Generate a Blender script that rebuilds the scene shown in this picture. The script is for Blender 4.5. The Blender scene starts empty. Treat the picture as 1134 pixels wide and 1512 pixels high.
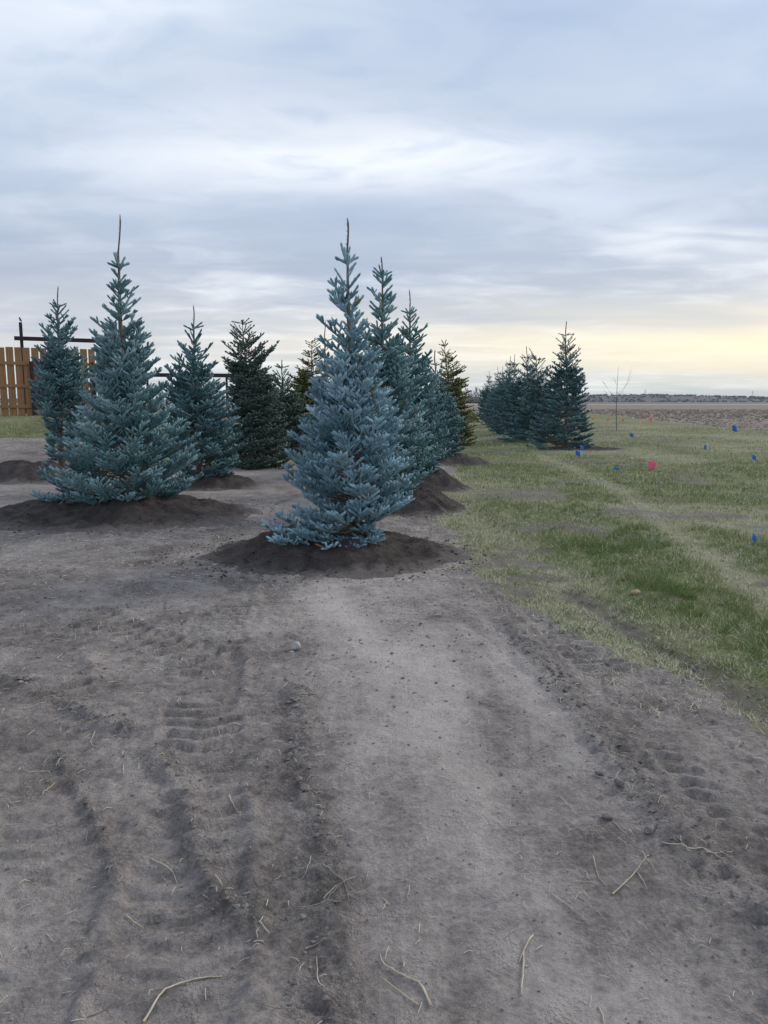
import bpy, math, random
import numpy as np
from mathutils import Vector

# ------------------------------------------------------------------ camera, world, sun
scene = bpy.context.scene
C = scene.collection
R = math.radians

def srgb(r, g, b):
    f = lambda c: (c / 255 / 12.92) if c / 255 <= .04045 else ((c / 255 + .055) / 1.055) ** 2.4
    return (f(r), f(g), f(b), 1.0)

cam_d = bpy.data.cameras.new('camera')
cam = bpy.data.objects.new('camera', cam_d); C.objects.link(cam)
cam.location = (0, 0, 1.6)
cam.rotation_euler = (R(90 - 8.2), 0, 0)
cam_d.sensor_fit = 'VERTICAL'; cam_d.sensor_height = 36; cam_d.lens = 36 * 1136 / 1512
cam_d.clip_start = .05; cam_d.clip_end = 20000
scene.camera = cam
scene.view_settings.view_transform = 'Standard'
scene.view_settings.look = 'None'
scene.view_settings.exposure = 0.46
scene.view_settings.gamma = 1
scene.view_settings.use_curve_mapping = False

SUN_EL, SUN_AZ = R(27), R(52)          # azimuth clockwise from +Y (view direction)
sd = bpy.data.lights.new('sun', 'SUN'); sd.energy = 1.5; sd.angle = R(24); sd.color = (1, .92, .82)
so = bpy.data.objects.new('sun', sd); C.objects.link(so)
sv = Vector((math.sin(SUN_AZ) * math.cos(SUN_EL), math.cos(SUN_AZ) * math.cos(SUN_EL), math.sin(SUN_EL)))
so.rotation_euler = sv.to_track_quat('Z', 'Y').to_euler(); so.location = sv * 60

class NT:
    """small node-tree helper"""
    def __init__(s, tree): s.t = tree
    def n(s, kind, **kw):
        nd = s.t.nodes.new(kind)
        for k, v in kw.items(): setattr(nd, k, v)
        return nd
    def put(s, sock, v):
        if v is None: return
        if hasattr(v, 'is_output') or isinstance(v, bpy.types.NodeSocket): s.t.links.new(v, sock)
        else: sock.default_value = v
    def math(s, op, a, b=None, c=None, clamp=False):
        nd = s.n('ShaderNodeMath', operation=op, use_clamp=clamp)
        s.put(nd.inputs[0], a); s.put(nd.inputs[1], b); s.put(nd.inputs[2], c)
        return nd.outputs[0]
    def mix(s, f, a, b, blend='MIX'):
        nd = s.n('ShaderNodeMix', data_type='RGBA', blend_type=blend)
        s.put(nd.inputs[0], f); s.put(nd.inputs[6], a); s.put(nd.inputs[7], b)
        return nd.outputs[2]
    def noise(s, vec, scale, detail=6, rough=.55, dist=0.0):
        nd = s.n('ShaderNodeTexNoise', noise_dimensions='3D')
        s.put(nd.inputs['Vector'], vec)
        nd.inputs['Scale'].default_value = scale; nd.inputs['Detail'].default_value = detail
        nd.inputs['Roughness'].default_value = rough; nd.inputs['Distortion'].default_value = dist
        return nd.outputs['Fac']
    def rng(s, v, a, b, lo=0.0, hi=1.0, smooth=True):
        nd = s.n('ShaderNodeMapRange', interpolation_type='SMOOTHSTEP' if smooth else 'LINEAR')
        s.put(nd.inputs[0], v)
        for i, q in enumerate((a, b, lo, hi)): nd.inputs[i + 1].default_value = q
        return nd.outputs[0]
    def xyz(s, x, y, z):
        nd = s.n('ShaderNodeCombineXYZ'); s.put(nd.inputs[0], x); s.put(nd.inputs[1], y); s.put(nd.inputs[2], z)
        return nd.outputs[0]
    def sep(s, v):
        nd = s.n('ShaderNodeSeparateXYZ'); s.put(nd.inputs[0], v); return nd.outputs
    def attr(s, name):
        return s.n('ShaderNodeAttribute', attribute_name=name).outputs['Fac']

world = bpy.data.worlds.new('World'); scene.world = world; world.use_nodes = True
world.node_tree.nodes.clear()
W = NT(world.node_tree)
tc = W.n('ShaderNodeTexCoord')
nrm = W.n('ShaderNodeVectorMath', operation='NORMALIZE'); W.put(nrm.inputs[0], tc.outputs['Generated'])
dx, dy, dz = W.sep(nrm.outputs[0])
sky = W.n('ShaderNodeTexSky', sky_type='NISHITA', sun_disc=False)
sky.sun_elevation = SUN_EL; sky.sun_rotation = SUN_AZ
zc = W.math('MAXIMUM', dz, 0.0)
den = W.math('ADD', zc, .075)
px = W.math('DIVIDE', dx, den); py = W.math('DIVIDE', dy, den)
pv = W.xyz(px, py, 0.0)                          # a flat cloud layer seen in perspective
# elevation gradient of the overcast
er = W.n('ShaderNodeValToRGB'); W.put(er.inputs[0], zc)
els = er.color_ramp.elements
stops = [(0, (180, 193, 201)), (.03, (192, 200, 204)), (.062, (203, 204, 206)), (.10, (188, 193, 202)), (.14, (175, 183, 197)),
         (.20, (173, 185, 204)), (.30, (181, 196, 217)), (.45, (171, 192, 220)), (1, (172, 186, 208))]
els[0].position, els[0].color = stops[0][0], srgb(*stops[0][1])
els[1].position, els[1].color = stops[-1][0], srgb(*stops[-1][1])
for p, c in stops[1:-1]:
    e = els.new(p); e.color = srgb(*c)
base = er.outputs[0]
n1 = W.noise(W.xyz(W.math('MULTIPLY', px, .75), W.math('MULTIPLY', py, .8), 3.7), .85, 6, .45, .4)
n2 = W.noise(W.xyz(W.math('MULTIPLY', px, .42), py, 11.3), 1.3, 4, .42, .3)
n3 = W.noise(W.xyz(W.math('MULTIPLY', px, .9), W.math('MULTIPLY', py, 1.3), 1.1), 2.6, 7, .54, .7)
# the bright thin part of the deck ahead of the camera
gx = W.math('DIVIDE', W.math('SUBTRACT', px, -.12), .85)
gy = W.math('DIVIDE', W.math('SUBTRACT', py, 2.72), .36)
g = W.math('EXPONENT', W.math('MULTIPLY', W.math('ADD', W.math('MULTIPLY', gx, gx), W.math('MULTIPLY', gy, gy)), -1.0))
thin = W.math('ADD', W.math('MULTIPLY', n1, .64), W.math('MULTIPLY', n3, .36))
thin = W.math('ADD', thin, W.math('MULTIPLY', g, .21))
bright = W.rng(thin, .41, .73)
c1 = W.mix(W.math('MULTIPLY', bright, .82), base, srgb(240, 243, 247))
dark = W.rng(n2, .47, .66)
c2 = W.mix(W.math('MULTIPLY', dark, .34), c1, srgb(150, 165, 190))
blue = W.math('MULTIPLY', W.rng(n3, .48, .72), W.rng(dz, .14, .30))
c2 = W.mix(W.math('MULTIPLY', blue, .45), c2, srgb(152, 174, 206))
# low sunset glow under the edge of the deck, to the right
adot = W.math('ADD', W.math('MULTIPLY', dx, math.sin(R(36))), W.math('MULTIPLY', dy, math.cos(R(36))))
az = W.math('POWER', W.math('MAXIMUM', adot, 0.0), 5.0)
e1 = W.math('DIVIDE', W.math('SUBTRACT', W.math('ADD', dz, W.math('MULTIPLY', W.math('SUBTRACT', n2, .5), .05)), .068), .036)
band = W.math('EXPONENT', W.math('MULTIPLY', W.math('MULTIPLY', e1, e1), -1.0))
wm = W.math('MULTIPLY', W.math('MULTIPLY', az, band), .98, clamp=True)
c3 = W.mix(wm, c2, srgb(248, 234, 201))
cm = W.n('ShaderNodeVectorMath', operation='SCALE'); W.put(cm.inputs[0], c3); cm.inputs[3].default_value = 8.9
col = W.mix(.94, sky.outputs[0], cm.outputs[0])
bg = W.n('ShaderNodeBackground'); W.put(bg.inputs[0], col); bg.inputs[1].default_value = .1
wo = W.n('ShaderNodeOutputWorld'); W.put(wo.inputs[0], bg.outputs[0])

# ------------------------------------------------------------------ helpers
def hsh(ix, iy, seed):
    with np.errstate(over='ignore'):
        h = (ix.astype(np.int64) * 374761393 + iy.astype(np.int64) * 668265263 + seed * 1442695041) & 0xFFFFFFFF
        h = ((h ^ (h >> 13)) * 1274126177) & 0xFFFFFFFF
        h = ((h ^ (h >> 16)) * 2246822519) & 0xFFFFFFFF
    return ((h ^ (h >> 15)) & 0xFFFFFF) / float(0xFFFFFF)

def vn(x, y, seed=0):
    x0 = np.floor(x); y0 = np.floor(y); fx = x - x0; fy = y - y0
    u = fx * fx * fx * (fx * (fx * 6 - 15) + 10); v = fy * fy * fy * (fy * (fy * 6 - 15) + 10)
    ix = x0.astype(np.int64); iy = y0.astype(np.int64)
    a = hsh(ix, iy, seed); b = hsh(ix + 1, iy, seed); c = hsh(ix, iy + 1, seed); d = hsh(ix + 1, iy + 1, seed)
    return (a * (1 - u) + b * u) * (1 - v) + (c * (1 - u) + d * u) * v

def fbm(x, y, o=4, seed=0, gain=.5):
    s = 0; a = 1.0; t = 0
    for i in range(o):
        s = s + a * vn(x + 17.3 * i, y - 9.1 * i, seed + i); t += a; a *= gain; x = x * 2.03; y = y * 2.03
    return s / t * 2 - 1                       # about -1..1

def sst(a, b, x):
    t = np.clip((x - a) / (b - a), 0, 1); return t * t * (3 - 2 * t)

def plin(x, y, pts):
    """distance to a polyline, arc length along it and signed side offset"""
    bd = np.full(x.shape, 1e9); bs = np.zeros(x.shape); bo = np.zeros(x.shape); acc = 0
    for (ax, ay), (bx, by) in zip(pts[:-1], pts[1:]):
        ex, ey = bx - ax, by - ay; L = math.hypot(ex, ey); ex /= L; ey /= L
        t = np.clip((x - ax) * ex + (y - ay) * ey, 0, L)
        qx = x - ax - ex * t; qy = y - ay - ey * t; d = np.hypot(qx, qy); m = d < bd
        bd = np.where(m, d, bd); bs = np.where(m, acc + t, bs)
        bo = np.where(m, np.sign(ex * qy - ey * qx) * d, bo); acc += L
    return bd, bs, bo

def mesh_np(name, v, faces, smooth=False, attrs=None):
    """v (N,3); faces (M,3) or (M,4) int array"""
    me = bpy.data.meshes.new(name)
    v = np.ascontiguousarray(v, np.float32); faces = np.ascontiguousarray(faces, np.int32)
    m, k = faces.shape
    me.vertices.add(len(v)); me.vertices.foreach_set('co', v.ravel())
    me.loops.add(m * k); me.loops.foreach_set('vertex_index', faces.ravel())
    me.polygons.add(m); me.polygons.foreach_set('loop_start', np.arange(m, dtype=np.int32) * k)
    me.polygons.foreach_set('use_smooth', np.full(m, smooth, bool))
    for an, av in (attrs or {}).items():
        a = me.attributes.new(an, 'FLOAT', 'POINT'); a.data.foreach_set('value', np.ascontiguousarray(av, np.float32))
    me.update(calc_edges=True); me.validate()
    return me

def obj(name, me, mat=None, parent=None, label=None, cat=None, group=None, kind=None, loc=None, rot=None):
    o = bpy.data.objects.new(name, me); C.objects.link(o)
    if mat is not None and me is not None and not me.materials: me.materials.append(mat)
    if parent: o.parent = parent
    if loc is not None: o.location = loc
    if rot is not None: o.rotation_euler = rot
    if label: o['label'] = label
    if cat: o['category'] = cat
    if group: o['group'] = group
    if kind: o['kind'] = kind
    return o

def thing(name, loc, label, cat, group=None, rot=None):
    return obj(name, None, None, None, label, cat, group, None, loc, rot)

def tube(pts, rad, sides=6, cap=True):
    """tapered tube along points; returns verts, quads"""
    P = np.array(pts, float); n = len(P); rad = np.broadcast_to(np.array(rad, float), (n,))
    T = np.gradient(P, axis=0); T /= np.linalg.norm(T, axis=1)[:, None] + 1e-9
    ref = np.array((0, 0, 1.)) if abs(T[:, 2]).mean() < .8 else np.array((1., 0, 0))
    U = np.cross(T, ref); U /= np.linalg.norm(U, axis=1)[:, None] + 1e-9
    V = np.cross(T, U); a = np.arange(sides) * 2 * np.pi / sides
    ring = P[:, None] + rad[:, None, None] * (U[:, None] * np.cos(a)[None, :, None] + V[:, None] * np.sin(a)[None, :, None])
    v = ring.reshape(-1, 3); f = []
    for i in range(n - 1):
        for j in range(sides):
            k = (j + 1) % sides; f.append((i * sides + j, i * sides + k, (i + 1) * sides + k, (i + 1) * sides + j))
    if cap:
        for e in (0, n - 1):
            c = len(v); v = np.vstack([v, P[e]])
            for j in range(sides):
                k = (j + 1) % sides; f.append((e * sides + j, e * sides + k, c, c))
    return v, f

def join_tubes(ts):
    vs, fs, o = [], [], 0
    for v, f in ts:
        vs.append(v); fs += [tuple(q + o for q in g) for g in f]; o += len(v)
    return np.vstack(vs), fs

def mesh_py(name, v, f, smooth=True):
    me = bpy.data.meshes.new(name)
    g = [tuple(dict.fromkeys(q)) for q in f]
    me.from_pydata([tuple(p) for p in v], [], g)
    if smooth: me.polygons.foreach_set('use_smooth', np.ones(len(me.polygons), bool))
    me.update(); return me

def boxm(name, sx, sy, sz, bev=.0, z0=0.0):
    """box of size sx, sy, sz standing on z0, edges bevelled"""
    import bmesh
    bm = bmesh.new(); bmesh.ops.create_cube(bm, size=1)
    for q in bm.verts: q.co = Vector((q.co.x * sx, q.co.y * sy, (q.co.z + .5) * sz + z0))
    if bev: bmesh.ops.bevel(bm, geom=bm.edges[:], offset=bev, segments=1, affect='EDGES')
    me = bpy.data.meshes.new(name); bm.to_mesh(me); bm.free(); return me

# ------------------------------------------------------------------ materials
def mat_new(name, rough=.8, spec=.3):
    m = bpy.data.materials.new(name); m.use_nodes = True
    t = NT(m.node_tree); b = m.node_tree.nodes['Principled BSDF']
    b.inputs['Roughness'].default_value = rough; b.inputs['Specular IOR Level'].default_value = spec
    return m, t, b

def simple_mat(name, c1, c2, scale=20, rough=.8, bump=.2, stretch=None, spec=.3, bdist=.01):
    m, t, b = mat_new(name, rough, spec)
    co = t.n('ShaderNodeTexCoord').outputs['Object']
    if stretch:
        mp = t.n('ShaderNodeMapping'); t.put(mp.inputs[0], co); mp.inputs['Scale'].default_value = stretch; co = mp.outputs[0]
    n = t.noise(co, scale, 6, .6)
    t.put(b.inputs['Base Color'], t.mix(t.rng(n, .3, .7), (*c1, 1), (*c2, 1)))
    if bump:
        bp = t.n('ShaderNodeBump'); bp.inputs['Strength'].default_value = bump; bp.inputs['Distance'].default_value = bdist
        t.put(bp.inputs['Height'], n); t.put(b.inputs['Normal'], bp.outputs[0])
    return m

def needle_mat(name, dark, mid, pale, old):
    m, t, b = mat_new(name, .62, .25)
    a = t.attr('tint')
    c = t.mix(t.rng(a, .0, .55, smooth=False), (*dark, 1), (*mid, 1))
    c = t.mix(t.rng(a, .5, 1.0, smooth=False), c, (*pale, 1))
    c = t.mix(t.rng(t.attr('brown'), .5, 1), c, (*old, 1))
    t.put(b.inputs['Base Color'], c)
    return m

# ------------------------------------------------------------------ the lie of the land
EDGE_Y = [0, 2.0, 3.0, 3.5, 4.2, 4.8, 6.2, 7.0, 7.6, 8.6, 9.6, 10.6, 11.5, 13.0, 14.5, 16.5, 19.0, 24]
EDGE_X = [2.6, 2.25, 2.0, 1.85, 1.68, 1.46, 1.10, .92, .88, .90, .78, .80, 1.05, 1.05, 1.25, 1.5, 1.6, 1.6]
FURROW = [(1.60, 6.3), (1.70, 5.6), (1.85, 4.68), (2.0, 3.82), (2.3, 2.4), (2.5, 1.5)]
SWATH_A = [(4.9, 26), (4.6, 20), (4.22, 14.3), (3.95, 11.9), (3.45, 8.7), (3.19, 6.2), (2.98, 4.2), (2.9, 2.5)]
SWATH_B = [(1.35, 13.5), (1.05, 10.4), (1.35, 8.5), (1.60, 7.1), (1.62, 6.0), (1.7, 5.2)]
LUSH = [(2.5, 11), (2.3, 8.7), (2.28, 6.97), (2.35, 6.0), (2.49, 4.82), (2.75, 3.2)]
PATH = [(-.05, 8.0), (0, 6.7), (.27, 5.2), (.34, 4.3), (.34, 3.4), (.40, 2.65), (.46, 2.05), (.5, 1.2), (.5, -3)]
STREAK = [(-.66, 6.6), (-.23, 5.43), (.13, 4.43), (.27, 3.57), (.30, 2.82), (.41, 2.47), (.49, 2.19), (.58, 1.7), (.6, 0)]
TRACKS = [([(-1.35, 7.2), (-1.28, 6.2), (-1.18, 5.2), (-1.02, 4.2), (-.78, 3.0), (-.62, 2.2), (-.5, 1.2)], .42, .125),
          ([(-3.4, 6.6), (-2.3, 5.0), (-1.72, 3.9), (-1.38, 3.0), (-1.08, 2.2), (-.9, 1.2)], .40, .13),
          ([(1.15, 6.8), (1.30, 5.4), (1.40, 4.2), (1.45, 3.0), (1.42, 1.8), (1.4, .8)], .46, .12),
          ([(-2.6, 8.2), (-2.25, 6.6), (-2.15, 5.0), (-2.35, 3.4), (-2.5, 2.2)], .42, .13),
          ([(-3.2, 3.9), (-2.2, 3.0), (-1.6, 2.3), (-1.2, 1.5)], .42, .125),
          ([(-4.6, 8.6), (-3.6, 7.2), (-2.6, 6.0), (-1.7, 5.1), (-1.0, 4.6)], .36, .13)]
RIDGES = [([(-1.05, 3.34), (-.82, 2.95), (-.68, 2.6), (-.58, 2.36), (-.42, 2.18)], .045, .030),
          ([(-2.4, 4.42), (-1.95, 4.1), (-1.58, 3.82), (-1.2, 3.58)], .05, .026),
          ([(-1.5, 3.34), (-1.28, 3.0), (-1.12, 2.77), (-.88, 2.36)], .018, .014),
          ([(-.47, 4.1), (-.43, 3.6), (-.37, 3.1), (-.22, 2.68), (-.14, 2.1), (-.1, 1.5)], .05, .014),
          ([(.9, 5.4), (1.02, 4.3), (1.04, 3.4), (1.08, 2.7), (1.25, 2.1), (1.4, 1.6)], .07, .018),
          ([(.2, 6.7), (.55, 5.6), (.78, 4.7), (.9, 4.0)], .04, -.012)]
# soil mounds: centre, radii (x, y), height
MOUNDS = {'main': (-.58, 8.12, 1.48, 1.16, .25), 'left': (-3.75, 10.9, 2.05, 1.58, .28), 'second': (.35, 11.6, 1.0, 1.0, .28),
          'third': (.75, 14.2, .95, .95, .32), 'fourth': (1.85, 20.2, 1.05, 1.3, .24), 'd285': (-3.35, 14.7, 1.05, 1.0, .24),
          'farleft': (-7.0, 15.2, 1.2, .9, .22), 'right': (6.75, 26.1, 1.45, .95, .07)}

def edge_sd(x, y):
    e = np.interp(y, EDGE_Y, EDGE_X)
    back = np.where(x < -5.0, 18.3, 19.3) + .0 * x
    s = np.maximum(x - e, y - back)
    return s

def grass_mask(x, y):
    s = edge_sd(x, y) + .30 * fbm(x * 1.7, y * 1.7, 4, 5) + .14 * fbm(x * 8, y * 8, 4, 6)
    return sst(-.14, .16, s)

def field_mask(x, y):
    s = np.maximum(x - (20.3 + .11 * (y - 41)), y - 108.0)
    return sst(-.6, .6, s + 1.0 * fbm(x * .35, y * .35, 3, 40))

def swaths(x, y):
    da = plin(x, y, SWATH_A)[0]; db = plin(x, y, SWATH_B)[0]; dl = plin(x, y, LUSH)[0]; df = plin(x, y, FURROW)[0]
    n = fbm(x * 2.2, y * 2.2, 3, 9) * .12
    straw = np.maximum(np.exp(-((da + n) / .21) ** 2), .9 * np.exp(-((db + n) / .42) ** 2))
    sd = edge_sd(x, y)
    straw = np.maximum(straw, .8 * np.exp(-(sd / .45) ** 2) * (y < 17))
    lush = np.exp(-((dl + n) / .34) ** 2) * sst(10, 6.5, y) * (.20 + .55 * vn(x * 2.3, y * 2.3, 15))
    bare = np.exp(-((df + n * .6) / .13) ** 2) * (sst(.9, .2, df))
    patch = fbm(x * .8 + 3, y * 1.25, 5, 12, .6)
    near_edge = np.exp(-((sd - .25) / .45) ** 2) * (y < 7) * .12
    bare = np.maximum(bare, .92 * sst(.17, .34, patch + near_edge) * (y > 2.5))
    straw = np.maximum(straw, .75 * sst(.05, .45, fbm(x * .5, y * .28, 4, 14)))
    return straw, lush, bare

def dust_mask(x, y):
    d, s, o = plin(x, y, PATH)
    wdt = np.interp(y, [1.5, 3, 4.5, 7], [.44, .62, .74, .74])
    d1 = np.exp(-(d / wdt) ** 6) * .15
    d2 = np.exp(-(plin(x, y, STREAK)[0] / .20) ** 2) * .26
    n = fbm(x * 1.3, y * 1.3, 5, 20); n2 = fbm(x * 4.3, y * 4.3, 4, 21)
    st_ = fbm(o * 4.5, s * .55, 4, 23, .6) * np.exp(-(d / (wdt * 1.5)) ** 4)
    r = d1 + d2 + n * .20 + n2 * .18 + .27 * st_ + .31
    left = np.exp(-(((x + 1.45) / .5) ** 2 + ((y - 2.0) / .5) ** 2)) * .25
    return np.clip(r + left, 0, 1)

def loose_mask(x, y):
    """where crumbly soil lies"""
    q = np.zeros(x.shape)
    for p, w, h in RIDGES[:5]:
        q = np.maximum(q, np.exp(-(plin(x, y, p)[0] / (w * 1.6)) ** 2))
    q = np.maximum(q, .8 * np.exp(-(plin(x, y, FURROW)[0] / .16) ** 2))
    return np.clip(q * (.5 + .9 * vn(x * 3, y * 3, 77)), 0, 1)

def gz(x, y):
    x = np.asarray(x, float); y = np.asarray(y, float)
    z = 1.2 * sst(13, 22, y) * sst(-4, -8, x) * sst(70, 40, y)          # bank that carries the fence
    z = z + .05 * fbm(x * .25, y * .25, 3, 30) * sst(2, 8, y) * sst(60, 30, y)
    m = (y < 26) & (x > -12) & (x < 14) & (y > -4)
    if not m.any(): return z
    xx, yy = x[m], y[m]
    g = grass_mask(xx, yy); dirt = 1 - g
    du = dust_mask(xx, yy); rough = 1 - .72 * np.exp(-(plin(xx, yy, PATH)[0] / np.interp(yy, [1.5, 3, 4.5, 7], [.44, .62, .74, .74])) ** 6)
    wx = xx + .05 * fbm(xx * 6, yy * 6, 2, 33); wy = yy + .05 * fbm(xx * 6 + 5, yy * 6, 2, 34)
    h = .020 * fbm(wx * 1.6, wy * 1.6, 3, 35)
    tr_ = np.zeros(xx.shape); comp = np.zeros(xx.shape)
    for p, w, per in TRACKS:
        d, s, o = plin(xx, yy, p)
        d = d + .03 * fbm(xx * 5, yy * 5, 2, 50)
        ins = sst(w * .5, w * .5 - .05, d)
        ph = (s + .30 * np.abs(o) + .02 * fbm(xx * 7, yy * 7, 2, 51)) / per
        lug = sst(.35, .62, .5 + .5 * np.sin(2 * np.pi * ph)) - .5
        wear = sst(-.30, .10, fbm(xx * 1.9, yy * 1.9, 3, 52))
        tr_ = tr_ * (1 - ins) + ins * (-.006 + .034 * np.interp(yy, [1.6, 2.5, 3.6], [.25, .5, 1.0]) * lug * wear * (.4 + .6 * rough)) + .012 * np.exp(-((d - w * .52) / .025) ** 2) * wear
        comp = np.maximum(comp, ins * wear)
    h = h + dirt * tr_
    fine = dirt * (1 - .75 * comp)
    h = h + fine * rough * (.011 * fbm(wx * 6, wy * 6, 3, 36) + .014 * fbm(wx * 17, wy * 24, 3, 37, .6))
    h = h + fine * (.45 + .55 * rough) * (.009 * fbm(wx * 30, wy * 36, 3, 38, .7) + .006 * np.abs(fbm(wx * 14 + 3, wy * 17, 3, 39, .6)))
    lm = loose_mask(xx, yy); h = h + lm * (.020 * fbm(wx * 13, wy * 13, 3, 43, .65) + .010 * vn(wx * 42, wy * 42, 44))
    for p, w, a in RIDGES:
        d, s, o = plin(xx, yy, p)
        brk = .35 + .9 * vn(s * 5.5, s * 0 + w * 100, 60)
        h = h + 1.05 * a * np.exp(-((d + .02 * fbm(xx * 9, yy * 9, 3, 61)) / w) ** 2) * brk
    h = h - .035 * np.exp(-(plin(xx, yy, FURROW)[0] / .14) ** 2)
    h = h + g * (.012 * fbm(xx * 5, yy * 5, 3, 62))
    z[m] = z[m] + h
    return z

def gz1(x, y): return float(gz(np.array([x]), np.array([y]))[0])

# tensor grid, fine where the bare soil lies close, coarse towards the horizon
xs = list(np.arange(-1.6, 2.0, .0112)); a = b = .0112; l, r = xs[0], xs[-1]
while l > -5000: a *= 1.03 if l > -3.5 else 1.075; l -= a; xs.insert(0, l)
while r < 5000: b *= 1.03 if r < 3.5 else 1.075; r += b; xs.append(r)
while (len(xs) - 1) % 3: r += b; xs.append(r)
xs = np.array(xs); xf = xs[::3]
ys = [-60, -30, -15, -8, -5, -3, -2, -1.2, -.6, -.1, .3, .6, .8, 1.0, 1.1, 1.2, 1.25]
q = 1.25
while q < 12: q += .0063 * q; ys.append(q)
yf = [q]
while q < 5000: q += min(.04, .0085 + .0012 * (q - 11)) * q; yf.append(q)
ys, yf = np.array(ys), np.array(yf)
def grid(ax, ay, off):
    X_, Y_ = np.meshgrid(ax, ay); n_ = len(ax)
    i_ = (np.arange(len(ay) - 1)[:, None] * n_ + np.arange(n_ - 1)[None]).ravel() + off
    return X_.ravel(), Y_.ravel(), np.stack([i_, i_ + 1, i_ + n_ + 1, i_ + n_], 1)
xa_, ya_, qa = grid(xs, ys, 0); xb_, yb_, qb = grid(xf, yf, len(xa_))
za_, zb_ = gz(xa_, ya_), gz(xb_, yb_)
za_[-len(xs):] = np.interp(xs, xf, zb_[:len(xf)])          # the two bands share one edge, without a crack
gx_, gy_ = np.concatenate([xa_, xb_]), np.concatenate([ya_, yb_]); GZ = np.concatenate([za_, zb_]); quads = np.vstack([qa, qb])
straw, lush, bare = swaths(gx_, gy_)
gm = grass_mask(gx_, gy_)
ground_me = mesh_np('ground', np.stack([gx_, gy_, GZ], 1), quads, True,
                    dict(grass=gm, dust=dust_mask(gx_, gy_), field=field_mask(gx_, gy_), straw=straw, lush=lush, bare=bare,
                         loose=loose_mask(gx_, gy_)))

m, t, b = mat_new('ground', .92, .15)
geo = t.n('ShaderNodeNewGeometry').outputs['Position']
nA = t.noise(geo, 2.2, 8, .62, .4); nB = t.noise(geo, 14, 7, .65); nC = t.noise(geo, 55, 6, .72); nD = t.noise(geo, 260, 3, .6)
dust = t.attr('dust')
dd = t.math('ADD', dust, t.math('MULTIPLY', t.math('SUBTRACT', nA, .5), .58))
dd = t.math('ADD', dd, t.math('MULTIPLY', t.math('SUBTRACT', nB, .5), .95))
dd = t.math('ADD', dd, t.math('MULTIPLY', t.math('SUBTRACT', nC, .5), .85))
vo = t.n('ShaderNodeTexVoronoi', feature='F1'); t.put(vo.inputs['Vector'], geo); vo.inputs['Scale'].default_value = 75; vo.inputs['Randomness'].default_value = 1
vo2 = t.n('ShaderNodeTexVoronoi', feature='F1'); t.put(vo2.inputs['Vector'], geo); vo2.inputs['Scale'].default_value = 190
cr1 = t.math('SUBTRACT', 1.0, t.math('MULTIPLY', vo.outputs['Distance'], 1.6), clamp=True); cr2 = t.math('SUBTRACT', 1.0, t.math('MULTIPLY', vo2.outputs['Distance'], 1.6), clamp=True)
cmask = t.rng(t.math('ADD', t.noise(geo, 7, 5, .6), t.math('MULTIPLY', t.attr('loose'), .25)), .46, .62)
crm = t.math('MULTIPLY', t.math('ADD', cr1, t.math('MULTIPLY', cr2, .5)), cmask)
dd = t.math('SUBTRACT', dd, t.math('MULTIPLY', t.attr('loose'), .08))
soil = t.n('ShaderNodeValToRGB'); t.put(soil.inputs[0], dd)
ce = soil.color_ramp.elements  # dark crumbly soil to pale dust
ce[0].position, ce[0].color = 0, (.122, .107, .098, 1); ce[1].position, ce[1].color = 1, (.565, .505, .458, 1)
for p, c in ((.22, (.230, .203, .186, 1)), (.45, (.356, .316, .290, 1)), (.70, (.470, .420, .384, 1))):
    e = ce.new(p); e.color = c
warm = t.rng(t.noise(geo, .9, 4, .5), .45, .7)
soilc = t.mix(t.math('MULTIPLY', warm, .18), soil.outputs[0], (.255, .205, .168, 1))
speck = t.rng(nD, .60, .74)
soilc = t.mix(t.math('MULTIPLY', speck, .55), soilc, (.105, .095, .092, 1))
# thatch under the blades and the lawn where single blades are too far to tell
gA = t.noise(geo, 1.1, 6, .6); gB = t.noise(geo, 9, 6, .65); gC = t.noise(geo, 45, 4, .65)
gmx = t.math('ADD', t.math('MULTIPLY', gA, .5), t.math('MULTIPLY', gB, .5))
gcol = t.mix(t.rng(gmx, .40, .60), (.080, .086, .036, 1), (.195, .210, .090, 1))
gcol = t.mix(t.math('MULTIPLY', t.rng(gC, .46, .60), .75), gcol, (.275, .270, .150, 1))
gcol = t.mix(t.math('MULTIPLY', t.attr('straw'), .6), gcol, (.36, .335, .23, 1))
gcol = t.mix(t.math('MULTIPLY', t.attr('bare'), .85), gcol, t.mix(.55, soilc, (.085, .072, .058, 1)))
lawn = t.mix(t.rng(t.math('ADD', t.attr('grass'), t.math('MULTIPLY', t.math('SUBTRACT', nB, .5), .7)), .40, .62), soilc, gcol)
# the ploughed field
fp = t.n('ShaderNodeMapping'); t.put(fp.inputs[0], geo); fp.inputs['Scale'].default_value = (.35, 1.0, 1); fp.inputs['Rotation'].default_value = (0, 0, R(8))
fA = t.noise(fp.outputs[0], .11, 7, .62); fB = t.noise(fp.outputs[0], 1.6, 6, .7)
fcol = t.mix(t.rng(fB, .36, .62), (.105, .086, .076, 1), (.31, .255, .205, 1))
fcol = t.mix(t.math('MULTIPLY', t.rng(fA, .42, .62), .55), fcol, (.30, .255, .185, 1))
sx_, sy_, sz_ = t.sep(geo)
fcol = t.mix(t.rng(sy_, 430, 470), t.mix(t.rng(sy_, 325, 370), fcol, (.36, .33, .27, 1)), (.17, .145, .13, 1))
full = t.mix(t.attr('field'), lawn, fcol)
t.put(b.inputs['Base Color'], full)
hgt = t.math('ADD', t.math('MULTIPLY', nB, .9), t.math('MULTIPLY', nC, .45))
hgt = t.math('ADD', hgt, t.math('MULTIPLY', nD, .18))
hgt = t.math('ADD', hgt, t.math('MULTIPLY', crm, .30))
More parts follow.
